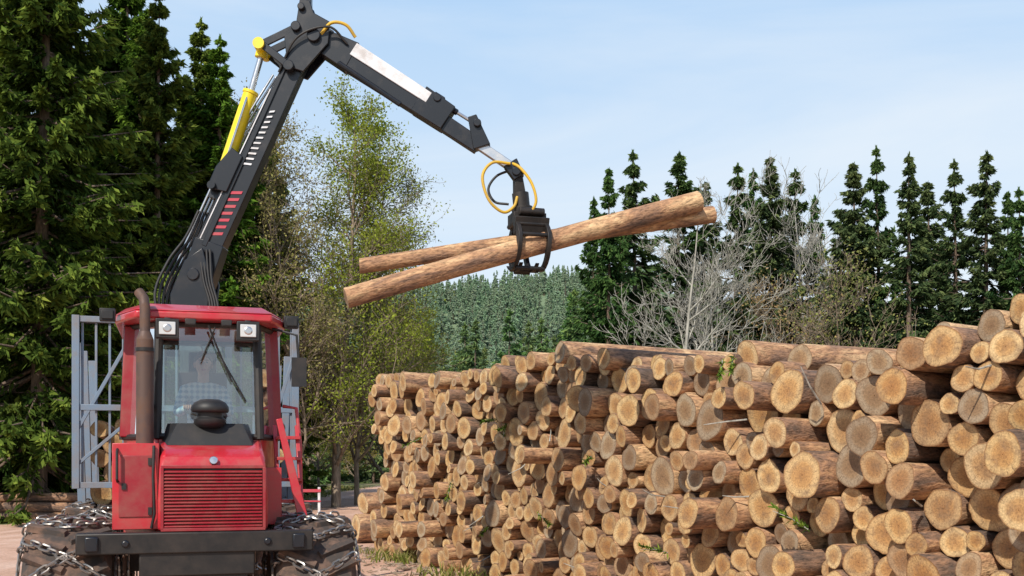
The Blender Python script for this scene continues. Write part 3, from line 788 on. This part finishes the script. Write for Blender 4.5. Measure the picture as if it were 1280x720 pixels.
# hood
b = MB()
hx0, hx1 = -0.31, 0.56
prof = [(-0.62, 1.36), (-0.63, 1.60), (-0.615, 1.86), (-0.57, 1.96), (-0.45, 2.02), (0.15, 2.12), (0.15, 1.36)]
n = len(prof); vs = [(hx0 + (0.03 if i in (3, 4) else 0), y, z) for i, (y, z) in enumerate(prof)] + [(hx1 - (0.03 if i in (3, 4) else 0), y, z) for i, (y, z) in enumerate(prof)]
b.add(vs, [tuple(range(n)), tuple(range(2 * n - 1, n - 1, -1))] + [(i, (i + 1) % n, n + (i + 1) % n, n + i) for i in range(n)], 0)
b.build('hood', [M_red], FW, bevel=0.03)
b = MB()
b.box((0.125, -0.632, 1.625), (0.79, 0.03, 0.48), 1)  # flat black panel, painted darkness of the recess behind the slats
for i in range(17):
    z = 1.40 + i * 0.0275
    b.box((0.125, -0.655, z), (0.77, 0.03, 0.0115), 0, Matrix.Rotation(0.5, 3, 'X'))
for x in (-0.275, 0.525): b.box((x, -0.652, 1.625), (0.025, 0.04, 0.50), 0)
b.box((0.125, -0.652, 1.372), (0.82, 0.04, 0.025), 0); b.box((0.125, -0.650, 1.878), (0.82, 0.04, 0.025), 0)
b.build('grille', [M_dred, M_rubber], FW, bevel=0.003)
b = MB(); b.lathe_z([(0, 0.012), (0.030, 0.010), (0.036, 0)], n=20); ob = b.build('badge', [M_steel], FW); ob.location = (0.125, -0.615, 1.93); ob.rotation_euler = (math.radians(75), 0, 0)
# cowl, air intake
b = MB()
b.prism([(-0.24, -0.22), (0.46, -0.22), (0.50, 0.06), (-0.30, 0.06)], 2.06, 2.25, 0, [(-0.16, -0.10), (0.38, -0.10), (0.44, 0.05), (-0.24, 0.05)])
b.lathe_z([(0, 2.46), (0.08, 2.455), (0.13, 2.43), (0.155, 2.395), (0.16, 2.36), (0.15, 2.345), (0.11, 2.34), (0.11, 2.30), (0.135, 2.285), (0.135, 2.25), (0.10, 2.22), (0, 2.2)], (0.11, -0.10, 0), 28, 0)
b.build('air_intake', [M_rubber], FW, bevel=0.0, smooth=50)
# exhaust
b = MB()
b.cyl((-0.42, -0.12, 1.62), (-0.42, -0.12, 1.9), 0.045, mat=0, n=18); b.cyl((-0.42, -0.12, 1.85), (-0.42, -0.12, 2.95), 0.072, mat=0, n=22)
b.cyl((-0.42, -0.12, 2.95), (-0.42, -0.12, 3.02), 0.072, 0.045, mat=0, n=22); b.tube([(-0.42, -0.12, 3.0), (-0.42, -0.12, 3.22), (-0.43, -0.1, 3.3), (-0.47, -0.05, 3.36)], 0.043, 16, 0)
for z in (2.0, 2.85): b.cyl((-0.42, -0.12, z), (-0.42, -0.12, z + .03), 0.078, mat=1, n=22)
b.box((-0.40, 0.0, 2.4), (0.04, 0.2, 0.04), 1)
b.build('exhaust_stack', [M_rust, M_dark], FW)
# cab
lo = [(-0.33, 0.06), (0.54, 0.06), (0.74, 0.55), (0.74, 1.75), (-0.62, 1.75), (-0.62, 0.55)]
hi = [(-0.31, 0.16), (0.52, 0.16), (0.70, 0.6), (0.70, 1.7), (-0.58, 1.7), (-0.58, 0.6)]
zl, zh = 2.14, 3.13
b = MB(); b.prism(lo, 1.25, zl, 0); b.build('cab_lower_body', [M_red], FW, bevel=0.02)
b = MB()
for (x, y), (u, v) in zip(lo, hi): b.cyl((x, y, zl - .02), (u, v, zh + .02), 0.04, mat=0, n=10)
for i in range(6):
    j = (i + 1) % 6
    b.cyl((*lo[i], zl), (*lo[j], zl), 0.028, mat=0, n=8); b.cyl((*hi[i], zh), (*hi[j], zh), 0.03, mat=0, n=8)
b.cyl((0.72, 1.1, zl), (0.69, 1.1, zh), 0.03, mat=0, n=8); b.cyl((-0.60, 1.1, zl), (-0.57, 1.1, zh), 0.03, mat=0, n=8)
b.build('cab_frame', [M_dark], FW)
b = MB(); b.beam((-0.60, 0.50, zl), (-0.56, 0.55, zh), 0.10, 0.10, 0.09, 0.09); b.beam((0.72, 0.50, zl), (0.68, 0.55, zh), 0.10, 0.10, 0.09, 0.09); b.build('cab_pillars', [M_dred], FW, bevel=0.01)
b = MB()
for i in range(6):
    j = (i + 1) % 6
    b.add([(*lo[i], zl), (*lo[j], zl), (*hi[j], zh), (*hi[i], zh)], [(0, 1, 2, 3)], 0)
b.build('cab_windows', [M_glass], FW, smooth=0)
rf = [(-0.50, -0.03), (0.64, -0.03), (0.80, 0.45), (0.80, 1.8), (-0.69, 1.8), (-0.69, 0.45)]
rt = [(-0.42, 0.12), (0.56, 0.12), (0.70, 0.52), (0.70, 1.7), (-0.60, 1.7), (-0.60, 0.52)]
b = MB(); b.prism(rf, 3.145, 3.215, 0); b.prism(rf, 3.217, 3.29, 0, rt); b.build('cab_roof', [M_red], FW, bevel=0.018)
# lamps
b = MB()
for x in (-0.24, 0.43):
    b.box((x, -0.06, 3.055), (0.19, 0.10, 0.165), 0); b.box((x, -0.117, 3.055), (0.135, 0.014, 0.11), 1)
    b.cyl((x, -0.118, 3.055), (x, -0.130, 3.055), 0.043, 0.030, n=20, mat=2)
    b.box((x, -0.02, 3.14), (0.05, 0.05, 0.03), 0)
for x, y in ((-0.74, 0.30), (0.84, 0.35)):
    b.box((x, y, 3.20), (0.13, 0.09, 0.11), 0); b.box((x, y - .051, 3.20), (0.10, 0.012, 0.08), 0)
for x in (-0.05, 0.25): b.box((x, -0.035, 3.125), (0.09, 0.06, 0.05), 0)
b.build('work_lamps', [M_rubber, M_lens, M_steel], FW, bevel=0.008)
# mirrors, wipers, handrails
b = MB()
b.tube([(0.66, 0.2, 3.12), (0.86, 0.05, 3.05), (0.88, 0.05, 2.8)], 0.012, 6); b.box((0.88, 0.04, 2.72), (0.13, 0.03, 0.26), 0)
b.tube([(0.10, 0.02, 3.11), (0.16, 0.03, 2.95), (0.30, 0.045, 2.62)], 0.010, 6); b.tube([(0.18, 0.035, 2.88), (0.42, 0.05, 2.45)], 0.008, 5)
b.tube([(0.16, 0.03, 3.10), (0.04, 0.05, 2.80)], 0.007, 5)
b.build('mirror_and_wipers', [M_rubber], FW)
# steps/ladder on the right
b = MB()
for x in (0.72, 0.92):
    b.beam((x, 0.05, 1.30), (x - 0.03, 0.35, 2.25), 0.035, 0.035, 0.05, 0.05)
for i in range(5):
    z = 1.38 + i * 0.19; b.box((0.82 - .004 * i, 0.07 + i * 0.06, z), (0.22, 0.14, 0.03), 0)
b.tube([(0.93, 0.30, 1.35), (0.93, 0.42, 2.1), (0.90, 0.48, 2.42), (0.78, 0.52, 2.44)], 0.018, 8)
b.beam((0.70, 0.0, 2.3), (0.92, -0.05, 1.36), 0.05, 0.09, 0.03, 0.03)
b.box((0.83, 0.45, 1.38), (0.28, 0.5, 0.12), 0)
b.build('access_ladder', [M_red], FW, bevel=0.006)
# headboard, bunk stakes
b = MB()
y = 3.55
def bar(p, q, r=0.03, m=0): b.beam(p, q, r * 2, r * 2, r * 2, r * 2, m)
for x in (-1.27, -0.42, 0.42, 1.2): bar((x, y, 1.62), (x, y, 3.6), 0.04)
for z in (1.66, 2.55, 3.56): bar((-1.27, y + .01, z), (1.2, y + .01, z), 0.034)
for k in range(17):
    x = -1.2 + k * 0.147
    bar((x, y + .02, 1.68), (x, y + .02, 3.54), 0.013)
bar((-1.25, y + 0.0, 2.3), (-0.6, y + 0.0, 3.5), 0.02); bar((-1.25, y, 1.9), (-0.75, y, 2.35), 0.018)
bar((1.0, y, 2.6), (1.18, y, 3.2), 0.02)
for yy in (4.2, 5.2, 6.6):
    bar((-1.25, yy, 1.35), (1.2, yy, 1.35), 0.06)
    for x in (-1.25, 1.2): bar((x, yy, 1.3), (x * 1.05, yy, 3.35), 0.045)
for x in (-1.29, 1.24):
    for z in (2.0, 2.8, 3.3): bar((x, 3.55, z), (x, 4.2, z), 0.02)
b.build('load_bunk_and_headboard', [M_grey], FW, bevel=0.004)
lm = LogMesh(18); rng = np.random.default_rng(14)
cs, cz, cr = pack(2.25, lambda s: 1.0 + 0 * s, lambda r: float(r.uniform(0.09, 0.15)), 8)
for s, z, r in zip(cs, cz, cr): lm.add((-1.15 + s, 3.68 + rng.uniform(0, .12), z + 1.42), (0.0, 1, 0), 4.2, r, rng=rng)
lm.build('loaded_logs', FW)

# crane (built in the plane roughly across the machine)
Y0 = 12.45
def c(x, z, dy=0): return (x, Y0 + dy, z)
b = MB()
b.cyl(c(-3.60, 1.3), c(-3.60, 2.1), 0.28, 0.24, mat=0, n=24); b.cyl(c(-3.60, 2.1), c(-3.60, 3.55), 0.17, 0.15, mat=0, n=24)
b.beam(c(-3.62, 3.3), c(-3.60, 3.86), 0.36, 0.30, 0.34, 0.30)
for dy in (-0.17, 0.17):
    b.plate([(-3.80, 3.45), (-3.42, 3.45), (-3.36, 3.95), (-3.46, 4.32), (-3.66, 4.18), (-3.82, 3.8)], Y0 + dy - .02, Y0 + dy + .02)
    b.cyl(c(-3.56, 4.02, dy * 1.25), c(-3.56, 4.02, dy * 0.9), 0.07, n=16)
b.build('crane_column', [M_black], FW, bevel=0.01, world=True)
b = MB()
b.beam(c(-3.56, 3.95), c(-3.40, 4.40), 0.36, 0.33, 0.25, 0.25); b.beam(c(-3.42, 4.35), c(-2.38, 6.56), 0.31, 0.22, 0.22, 0.18)
b.beam(c(-3.46, 4.35, 0), c(-2.52, 6.45), 0.06, 0.05, 0.26, 0.22)
b.plate([(-3.42, 5.0), (-3.2, 4.95), (-3.02, 5.35), (-3.14, 5.45), (-3.32, 5.24)], Y0 - .15, Y0 - .115)
for dy in (-0.13, 0.13):
    b.plate([(-2.52, 6.36), (-2.34, 6.30), (-2.06, 6.62), (-2.04, 6.86), (-2.22, 6.96), (-2.27, 7.10), (-2.38, 7.12), (-2.42, 6.86), (-2.56, 6.74)], Y0 + dy - .015, Y0 + dy + .015)
    b.beam(c(-2.83, 6.60, dy), c(-2.42, 6.80, dy), 0.085, 0.085, 0.03, 0.03); b.beam(c(-2.80, 6.60, dy * 1.25), c(-2.50, 6.36, dy * 1.25), 0.08, 0.08, 0.025, 0.025)
for x, z, r in ((-2.83, 6.60, .06), (-2.42, 6.80, .055), (-2.50, 6.36, .06), (-2.22, 6.70, .075), (-2.36, 7.02, .04)): b.cyl(c(x, z, -.19), c(x, z, .19), r, n=16)
b.beam(c(-2.36, 6.5), c(-2.32, 7.10), 0.15, 0.08, 0.16, 0.12); b.box((-2.30, Y0, 7.12), (0.06, 0.1, 0.14), 0)
b.build('main_boom', [M_black], FW, bevel=0.008, world=True)
# decals as thin painted plates
b = MB(); d = (V(c(-2.38, 6.56)) - V(c(-3.42, 4.35))).normalized(); nn = V((d.z, 0, -d.x))
def decal(t0, t1, off, wd, mat, dy=-0.1125, sh=0.0):
    a = V(c(-3.42, 4.35)) + d * t0 + nn * off; e = V(c(-3.42, 4.35)) + d * t1 + nn * off; yy = V((0, dy + 0.016 * 0, 0))
    f = nn * wd / 2; s_ = d * sh
    b.add([a - f + yy, a + f + yy + s_, e + f + yy + s_, e - f + yy], [(0, 1, 2, 3)], mat)
for k in range(7): decal(0.12 + k * .085, 0.155 + k * .085, 0.03, 0.13, 0, sh=0.06)
for k in range(11): decal(1.0 + k * .065, 1.022 + k * .065, 0.01, 0.09 - 0.004 * k, 1, sh=0.03)
decal(0.0, 1.9, -0.115, 0.012, 1)
b.build('boom_decals', [M_decalred, M_white], FW, smooth=0, world=True)
b = MB()
b.cyl(c(-3.30, 5.08, -.02), c(-2.965, 6.09, -.02), 0.078, mat=0, n=22); b.cyl(c(-2.965, 6.09, -.02), c(-2.955, 6.12, -.02), 0.088, mat=0, n=22)
b.cyl(c(-3.31, 5.05, -.02), c(-3.30, 5.10, -.02), 0.09, mat=0, n=22)
b.cyl(c(-2.96, 6.1, -.02), c(-2.83, 6.55, -.02), 0.034, mat=1, n=14); b.cyl(c(-2.845, 6.50, -.02), c(-2.81, 6.64, -.02), 0.068, mat=0, n=14)
b.tube([c(-3.27, 5.02, -.13), c(-3.22, 5.28, -.12), c(-3.0, 5.95, -.12), c(-2.98, 6.05, -.08)], 0.012, 6, 1)
b.cyl(c(-3.36, 5.02, -.2), c(-3.36, 5.02, .1), 0.045, mat=2, n=12); b.beam(c(-3.36, 4.90), c(-3.31, 5.06), 0.14, 0.12, 0.16, 0.14, 2)
b.cyl(c(-2.83, 6.60, -.21), c(-2.83, 6.60, .21), 0.064, mat=0, n=16)
b.build('yellow_cylinder', [M_yellow, M_steel, M_black], FW, world=True)
# stick
b = MB()
b.beam(c(-2.26, 6.74), c(-1.80, 6.49), 0.24, 0.34, 0.2, 0.2); b.beam(c(-1.82, 6.50), c(-0.76, 5.80), 0.31, 0.25, 0.19, 0.17)
b.beam(c(-1.05, 6.02), c(-0.72, 5.80), 0.32, 0.30, 0.21, 0.2)
b.beam(c(-0.80, 5.78), c(-0.38, 5.50), 0.18, 0.17, 0.13, 0.13, 0)
b.beam(c(-0.9, 6.05), c(-0.79, 5.98), 0.14, 0.14, 0.12, 0.12); b.beam(c(-0.45, 5.83), c(-0.34, 5.48), 0.10, 0.2, 0.16, 0.16)
for x, z in ((-0.84, 6.02), (-0.39, 5.74)): b.cyl(c(x, z, -.12), c(x, z, .12), 0.045, n=12)
b.beam(c(-0.02, 5.31), c(0.08, 5.14), 0.17, 0.13, 0.14, 0.14); b.cyl(c(0.05, 5.20, -.1), c(0.05, 5.20, .1), 0.05, n=12)
b.cyl(c(-1.95, 6.40, -.14), c(-1.25, 5.93, -.14), 0.03, n=10)
b.build('stick_boom', [M_black], FW, bevel=0.008, world=True)
b = MB()
def off(p, q, w_): # strip following the stick, upper half
    p = V(p); q = V(q); dd = (q - p).normalized(); nn2 = V((-dd.z, 0, dd.x)); 
    if nn2.z < 0: nn2 = -nn2
    return p + nn2 * w_, q + nn2 * w_
p, q = off(c(-1.83, 6.50, -.02), c(-0.98, 5.95, -.02), 0.085); b.beam(p, q, 0.15, 0.13, 0.19, 0.17, 0)
p, q = off(c(-0.38, 5.52), c(0.02, 5.25), 0.0); b.beam(p, q, 0.10, 0.10, 0.09, 0.09, 1)
b.cyl(c(-0.84, 6.02), c(-0.62, 5.885), 0.035, mat=2, n=12); b.cyl(c(-0.62, 5.885), c(-0.39, 5.74), 0.02, mat=1, n=10)
b.build('stick_cover_and_extension', [M_white, M_steel, M_black], FW, bevel=0.006, world=True)

# hoses
def smooth_path(pts, n=8):
    pts = [V(p) for p in pts]; out = []
    P = [pts[0] * 2 - pts[1]] + pts + [pts[-1] * 2 - pts[-2]]
    for i in range(1, len(P) - 2):
        a, b_, c_, d_ = P[i - 1], P[i], P[i + 1], P[i + 2]
        for k in range(n):
            t = k / n
            out.append(0.5 * ((2 * b_) + (c_ - a) * t + (2 * a - 5 * b_ + 4 * c_ - d_) * t * t + (3 * b_ - a - 3 * c_ + d_) * t ** 3))
    out.append(pts[-1]); return out
b = MB()
for k in range(6):
    o_ = -0.03 * k; dy = -0.16 + 0.05 * k
    b.tube(smooth_path([c(-3.78 - .03 * k, 3.2, dy - .1), c(-3.98 - o_ * 1.0, 3.75, dy - .05), c(-3.86 - o_ * 1.2, 4.15, dy), c(-3.66 - o_ * 1.4, 4.45, dy * .8), c(-3.52 - o_ * .8, 4.75, dy * .7)]), 0.016, 7, 0)
for k in range(4):
    b.tube(smooth_path([c(-3.5 + .05 * k, 3.3, -.28), c(-3.36 + .03 * k, 3.62, -.24), c(-3.44 + .03 * k, 3.95, -.2), c(-3.50 + .04 * k, 4.3, -.16)]), 0.015, 7, 0)
b.tube(smooth_path([c(-2.62, 6.3, -.12), c(-2.4, 6.66, -.2), c(-2.05, 6.78, -.2), c(-1.85, 6.62, -.12)]), 0.014, 7, 0)
b.build('hydraulic_hoses', [M_rubber], FW, world=True, smooth=60)
b = MB()
for k in range(3):
    b.tube(smooth_path([c(-3.99 + .03 * k, 3.55, -.02 + .05 * k), c(-3.90 + .03 * k, 3.9, -.02 + .05 * k), c(-3.63 + .028 * k, 4.52, -.04 + .05 * k), c(-3.12 + .028 * k, 5.60, -.04 + .05 * k), c(-2.70 + .028 * k, 6.30, -.04 + .05 * k)]), 0.014, 7, 0)
b.build('boom_pipes', [M_steel], FW, world=True, smooth=60)
b = MB()
b.tube(smooth_path([c(-2.14, 6.72, -.14), c(-2.02, 6.84, -.16), c(-1.86, 6.82, -.15), c(-1.76, 6.70, -.1)]), 0.019, 8, 0)
b.tube(smooth_path([c(-0.02, 5.28, -.1), c(-0.22, 5.28, -.14), c(-0.33, 5.12, -.16), c(-0.26, 4.86, -.16), c(-0.10, 4.73, -.12), c(0.02, 4.80, -.08), c(0.06, 4.92, -.05)]), 0.017, 8, 0)
b.tube(smooth_path([c(0.0, 5.30, -.05), c(0.10, 5.22, -.12), c(0.22, 5.05, -.14), c(0.27, 4.85, -.14), c(0.20, 4.73, -.12), c(0.10, 4.78, -.1)]), 0.017, 8, 0)
b.tube(smooth_path([c(-0.02, 5.26, .1), c(-0.18, 5.20, .14), c(-0.27, 5.05, .12), c(-0.2, 4.90, .1), c(-0.04, 4.86, .06)]), 0.015, 8, 1)
b.build('grapple_hoses', [M_yhose, M_rubber], FW, world=True, smooth=60)

# grapple
GR = Matrix.Translation((0.17, 12.50, 4.40)) @ Matrix.Rotation(math.atan2(1.2, 4.0), 4, 'Z')
b = MB()
b.cyl((-0.10, 0, 0.78), (-0.10, 0, 0.60), 0.04, n=12); b.beam((-0.11, 0, 0.76), (-0.09, 0, 0.56), 0.09, 0.12, 0.10, 0.12)
b.cyl((-0.08, 0, 0.58), (-0.06, 0, 0.40), 0.095, 0.095, n=20); b.cyl((-0.06, 0, 0.42), (-0.05, 0, 0.33), 0.12, n=20)
b.box((0, 0, 0.28), (0.38, 0.26, 0.12), 0); b.box((0, 0, 0.215), (0.30, 0.34, 0.06), 0)
for x in (-0.16, 0.16):
    b.cyl((x, -0.17, 0.22), (x, 0.17, 0.22), 0.03, n=10)
def claw(sd, xs):
    for x in xs:
        pts = []; outr = []
        for k in range(13):
            a = math.radians(62 - k * 15.5); r1 = 0.24; r2 = 0.345 - 0.010 * abs(k - 3)
            if k == 12: r2 = r1 + 0.01
            pts.append((sd * r1 * math.cos(a) * 1.05, r1 * math.sin(a) - 0.03)); outr.append((sd * r2 * math.cos(a) * 1.05, r2 * math.sin(a) - 0.03))
        poly = pts + outr[::-1]; n = len(pts)
        vs = [(x - .022, y_, z_) for y_, z_ in poly] + [(x + .022, y_, z_) for y_, z_ in poly]; m = len(poly)
        fs = [(i, i + 1, m - 2 - i, m - 1 - i) for i in range(n - 1)] + [(m + i, m + m - 1 - i, m + m - 2 - i, m + i + 1) for i in range(n - 1)]
        fs += [(i, m + i, m + (i + 1) % m, (i + 1) % m) for i in range(m)]
        b.add(vs, fs, 0)
    for k, r in ((1, .30), (3, .31), (8, .30), (11, .265)):
        a = math.radians(62 - k * 15.5); b.cyl((xs[0], sd * r * 1.05 * math.cos(a), r * math.sin(a) - .03), (xs[-1], sd * r * 1.05 * math.cos(a), r * math.sin(a) - .03), 0.024, n=8)
claw(-1, (-0.18, 0.16)); claw(1, (-0.11, 0.08))
b.cyl((-0.14, -0.16, 0.34), (0.15, -0.16, 0.34), 0.045, mat=0, n=14); b.cyl((-0.14, 0.16, 0.34), (0.15, 0.16, 0.34), 0.045, mat=0, n=14)
b.box((-0.01, -0.20, 0.17), (0.40, 0.05, 0.20), 0, Matrix.Rotation(0.3, 3, 'X')); b.box((-0.01, 0.20, 0.17), (0.24, 0.05, 0.20), 0, Matrix.Rotation(-0.3, 3, 'X'))
b.v = [tuple(GR @ V(p)) for p in b.v]
b.build('grapple', [M_dark], FW, bevel=0.004, world=True)

# seat + steering in the cab
b = MB()
b.box((0.08, 1.12, 2.0), (0.5, 0.48, 0.14), 0); b.box((0.08, 1.36, 2.42), (0.46, 0.12, 0.75), 0, Matrix.Rotation(-0.12, 3, 'X')); b.box((0.08, 1.40, 2.9), (0.26, 0.09, 0.2), 0)
b.box((0.08, 1.1, 1.75), (0.3, 0.3, 0.4), 0); b.cyl((0.08, 0.5, 1.9), (0.08, 0.62, 2.38), 0.03, n=10)
for i in range(20):
    a = 2 * math.pi * i / 20; a2 = 2 * math.pi * (i + 1) / 20
    f = lambda t: (0.08 + 0.17 * math.cos(t), 0.62 + 0.16 * math.sin(t), 2.40 + 0.06 * math.sin(t))
    b.cyl(f(a), f(a2), 0.013, n=6)
b.build('seat_and_steering_wheel', [M_seat], FW, bevel=0.01)

# ------------------------------------------------------------------ driver
DR = empty('driver', (-2.73, 9.5, 0), TH)
def skin(name, verts, edges, radii_, mat, parent, sub=2, root=0):
    me = bpy.data.meshes.new(name); me.from_pydata(verts, edges, []); me.materials.append(mat)
    ob = bpy.data.objects.new(name, me); link(ob, parent)
    m = ob.modifiers.new('skin', 'SKIN'); m.use_smooth_shade = True
    sv = me.skin_vertices[0].data
    for i, r in enumerate(radii_):
        r = r if isinstance(r, tuple) else (r, r); sv[i].radius = r; sv[i].use_root = (i == root)
    s = ob.modifiers.new('sub', 'SUBSURF'); s.levels = sub; s.render_levels = sub; return ob
X = 0.08
skin('torso_and_arms', [(X, 1.14, 2.14), (X, 1.16, 2.32), (X, 1.16, 2.50), (X, 1.14, 2.62), (X, 1.12, 2.70),
      (X - .17, 1.12, 2.60), (X - .24, 0.98, 2.38), (X - .16, 0.76, 2.42), (X + .17, 1.12, 2.60), (X + .24, 0.98, 2.38), (X + .16, 0.76, 2.42)],
     [(0, 1), (1, 2), (2, 3), (3, 4), (3, 5), (5, 6), (6, 7), (3, 8), (8, 9), (9, 10)],
     [(.17, .12), (.155, .115), (.18, .12), (.12, .09), (.055, .055), (.072, .07), .05, .036, (.072, .07), .05, .036], M_shirt, DR)
skin('legs', [(X, 1.12, 2.12), (X - .10, 1.06, 2.12), (X - .15, 0.66, 2.13), (X - .14, 0.58, 1.72), (X - .14, 0.48, 1.66), (X + .10, 1.06, 2.12), (X + .15, 0.66, 2.13), (X + .14, 0.58, 1.72), (X + .14, 0.48, 1.66)],
     [(0, 1), (1, 2), (2, 3), (3, 4), (0, 5), (5, 6), (6, 7), (7, 8)], [.12, .095, .07, .045, .04, .095, .07, .045, .04], M_jeans, DR)
for sd in (-1, 1):
    w0 = V((X + sd * .16, 0.77, 2.42)); pm = V((X + sd * .15, 0.68, 2.43))
    skin('palm', [tuple(w0), tuple(pm)], [(0, 1)], [(.026, .02), (.040, .018)], M_skin, DR, 2)
    for k, L in enumerate((.062, .075, .072, .055)):
        st = pm + V((sd * (-.028 + k * .019), -.01, 0)); a = st + V((0, -.045, .012)); e = a + V((0, -.012, -.03)) * (L / .07); g = e + V((0, .022, -.012))
        skin('finger', [tuple(st), tuple(a), tuple(e), tuple(g)], [(0, 1), (1, 2), (2, 3)], [.010, .009, .0085, .0075], M_skin, DR, 1)
    t0 = pm + V((-sd * .03, .03, 0)); skin('thumb', [tuple(t0), tuple(t0 + V((-sd * .03, -.03, .0))), tuple(t0 + V((-sd * .035, -.06, -.01)))], [(0, 1), (1, 2)], [.012, .011, .009], M_skin, DR, 1)
b = MB()
def ell(cc, r, mat, n=20, m=14, f=None):
    vs = []
    for i in range(m + 1):
        p = math.pi * i / m
        for j in range(n):
            a = 2 * math.pi * j / n; q = V((r[0] * math.sin(p) * math.cos(a), r[1] * math.sin(p) * math.sin(a), r[2] * math.cos(p)))
            if f: q = f(q)
            vs.append(V(cc) + q)
    b.add(vs, [(i * n + j, i * n + (j + 1) % n, (i + 1) * n + (j + 1) % n, (i + 1) * n + j) for i in range(m) for j in range(n)], mat)
hc = (X, 1.09, 2.86)
ell(hc, (0.078, 0.095, 0.118), 0, f=lambda q: V((q.x * (1 - 0.25 * max(0, -q.z / .118) ** 1.5), q.y, q.z)))
b.cyl((X, 1.12, 2.68), (X, 1.11, 2.80), 0.055, 0.05, mat=0)
b.add([(X - .012, 1.0, 2.875), (X + .012, 1.0, 2.875), (X + .018, .985, 2.83), (X - .018, .985, 2.83), (X, .968, 2.84)], [(0, 1, 4), (1, 2, 4), (2, 3, 4), (3, 0, 4)], 0)
for sd in (-1, 1): ell((X + sd * .08, 1.10, 2.855), (.012, .022, .032), 0, 8, 6); ell((X + sd * .03, 1.0, 2.872), (.013, .008, .009), 1, 8, 6); ell((X + sd * .03, .996, 2.892), (.02, .006, .005), 1, 8, 6)
ell((X, 1.0, 2.80), (.024, .008, .007), 2, 10, 6)
ell((X, 1.105, 2.895), (0.084, 0.098, 0.098), 1)
b.build('head', [M_skin, M_hair, M_dred], DR, smooth=60)

# ------------------------------------------------------------------ barrier, grass, debris
b = MB()
for x in (-8.7, -7.55): b.box((x, 43, 0.5), (0.10, 0.10, 1.0), 1)
b.box((-8.12, 42.93, 0.86), (1.3, 0.04, 0.12), 0); b.box((-8.12, 42.93, 0.45), (1.3, 0.03, 0.06), 0)
b.build('barrier', [M_decalred, M_white], bevel=0.01)

def grass(name, pts, hgt, rng, per=26, rad=0.13, wd=0.012):
    n = len(pts) * per; P = np.repeat(np.array(pts), per, 0); hh = np.repeat(np.array(hgt), per) * rng.uniform(0.5, 1.2, n)
    base = P + np.concatenate([rng.normal(size=(n, 2)) * rad, np.zeros((n, 1))], 1)
    lean = np.concatenate([rng.normal(size=(n, 2)) * 0.35, np.ones((n, 1))], 1)
    a = rng.random(n) * 6.28; s = np.stack([np.cos(a), np.sin(a), 0 * a], -1) * wd
    mid = base + lean * (hh * 0.5)[:, None] * np.array([0.6, 0.6, 1]); tip = base + lean * hh[:, None] * np.array([1.4, 1.4, 0.95])
    v = np.stack([base - s, base + s, mid + s * .8, mid - s * .8, mid - s * .8, mid + s * .8, tip + s * .1, tip - s * .1], 1).reshape(-1, 3)
    i = np.arange(n)[:, None] * 8; q = np.concatenate([i + np.array([[0, 1, 2, 3]]), i + np.array([[4, 5, 6, 7]])], 0)
    return link(bpy.data.objects.new(name, np_mesh(name, v, q, [M_grass], None, {'tint': np.repeat(rng.random(n), 8)})))
rng = np.random.default_rng(77); pts = []; hs = []
for i in range(36):   # foot of the pile
    s = rng.uniform(10, 20); q = O + T * s + np.array([-1, -0.42]) * (0.1 + abs(rng.normal()) * 0.25); pts.append((q[0], q[1], 0)); hs.append(rng.uniform(.1, .3))
for i in range(1600):  # road verges and wood edge
    y = 30 + 60 * rng.random() ** 1.2; x = rng.uniform(-0.46 * y, -0.05 * y)
    rl = np.interp(y, RY, RL); rr = np.interp(y, RY, RR)
    if rl < x < rr: continue
    pts.append((x, y, 0)); hs.append(rng.uniform(.12, .4))
grass('grass', pts, hs, rng, per=20, rad=0.22, wd=0.018)
b = MB()
rr_ = random.Random(3)
for i in range(700):
    s = rr_.uniform(2, 22); dd = abs(rr_.gauss(0, .8)) + .02; x = O[0] + T[0] * s - dd; y = O[1] + T[1] * s - .42 * dd
    a = rr_.uniform(0, 3.14); L = rr_.uniform(.04, .35); z = .015
    b.cyl((x, y, z), (x + L * math.cos(a), y + L * math.sin(a), z + rr_.uniform(0, .03)), rr_.uniform(.005, .016), n=5)
b.build('bark_debris', [M_brownb])
# green sprigs and broken twigs caught between the stacked logs
rng = np.random.default_rng(31); Cs = []; As = []; b = MB()
for s, z in [(13.2, 2.6), (13.0, 2.3), (12.9, 2.45), (11.7, 1.2), (13.6, 0.9), (8.1, 0.9), (7.0, 2.98), (6.8, 3.0), (15.4, 1.6), (10.0, 2.0), (5.6, 1.3), (17.0, 2.4)]:
    base = np.array([O[0] + T[0] * s, O[1] + T[1] * s, z]) - LD * 0.12
    d0 = -LD * 0.5 + rng.normal(size=3) * 0.4; d0[2] -= 0.35; d0 /= np.linalg.norm(d0); L = rng.uniform(.18, .4)
    b.tube([tuple(base), tuple(base + d0 * L * .5), tuple(base + d0 * L + np.array([0, 0, -.04]))], [.007, .005, .003], 5)
    for k in range(70):
        t = rng.random(); a = d0 + rng.normal(size=3) * 0.6; a /= np.linalg.norm(a); Cs.append(base + d0 * L * t + a * 0.05 * rng.random()); As.append(a)
for k in range(26):
    s = rng.uniform(3, 18); z = rng.uniform(0.3, 2.7); base = np.array([O[0] + T[0] * s, O[1] + T[1] * s, z])
    d0 = -LD + rng.normal(size=3) * 0.6; d0 /= np.linalg.norm(d0); L = rng.uniform(.15, .45)
    b.tube([tuple(base), tuple(base + d0 * L * .6), tuple(base + d0 * L + rng.normal(size=3) * .04)], [.010, .008, .004], 5)
b.build('broken_twigs', [M_pale])
Cs = np.array(Cs); As = np.array(As); v, q = cards(Cs, As, rng.uniform(.05, .11, len(Cs)), np.full(len(Cs), .018), rng)
link(bpy.data.objects.new('spruce_sprigs', np_mesh('spruce_sprigs', v, q, [M_spruce], None, {'tint': np.repeat(rng.random(len(Cs)), 4)})))
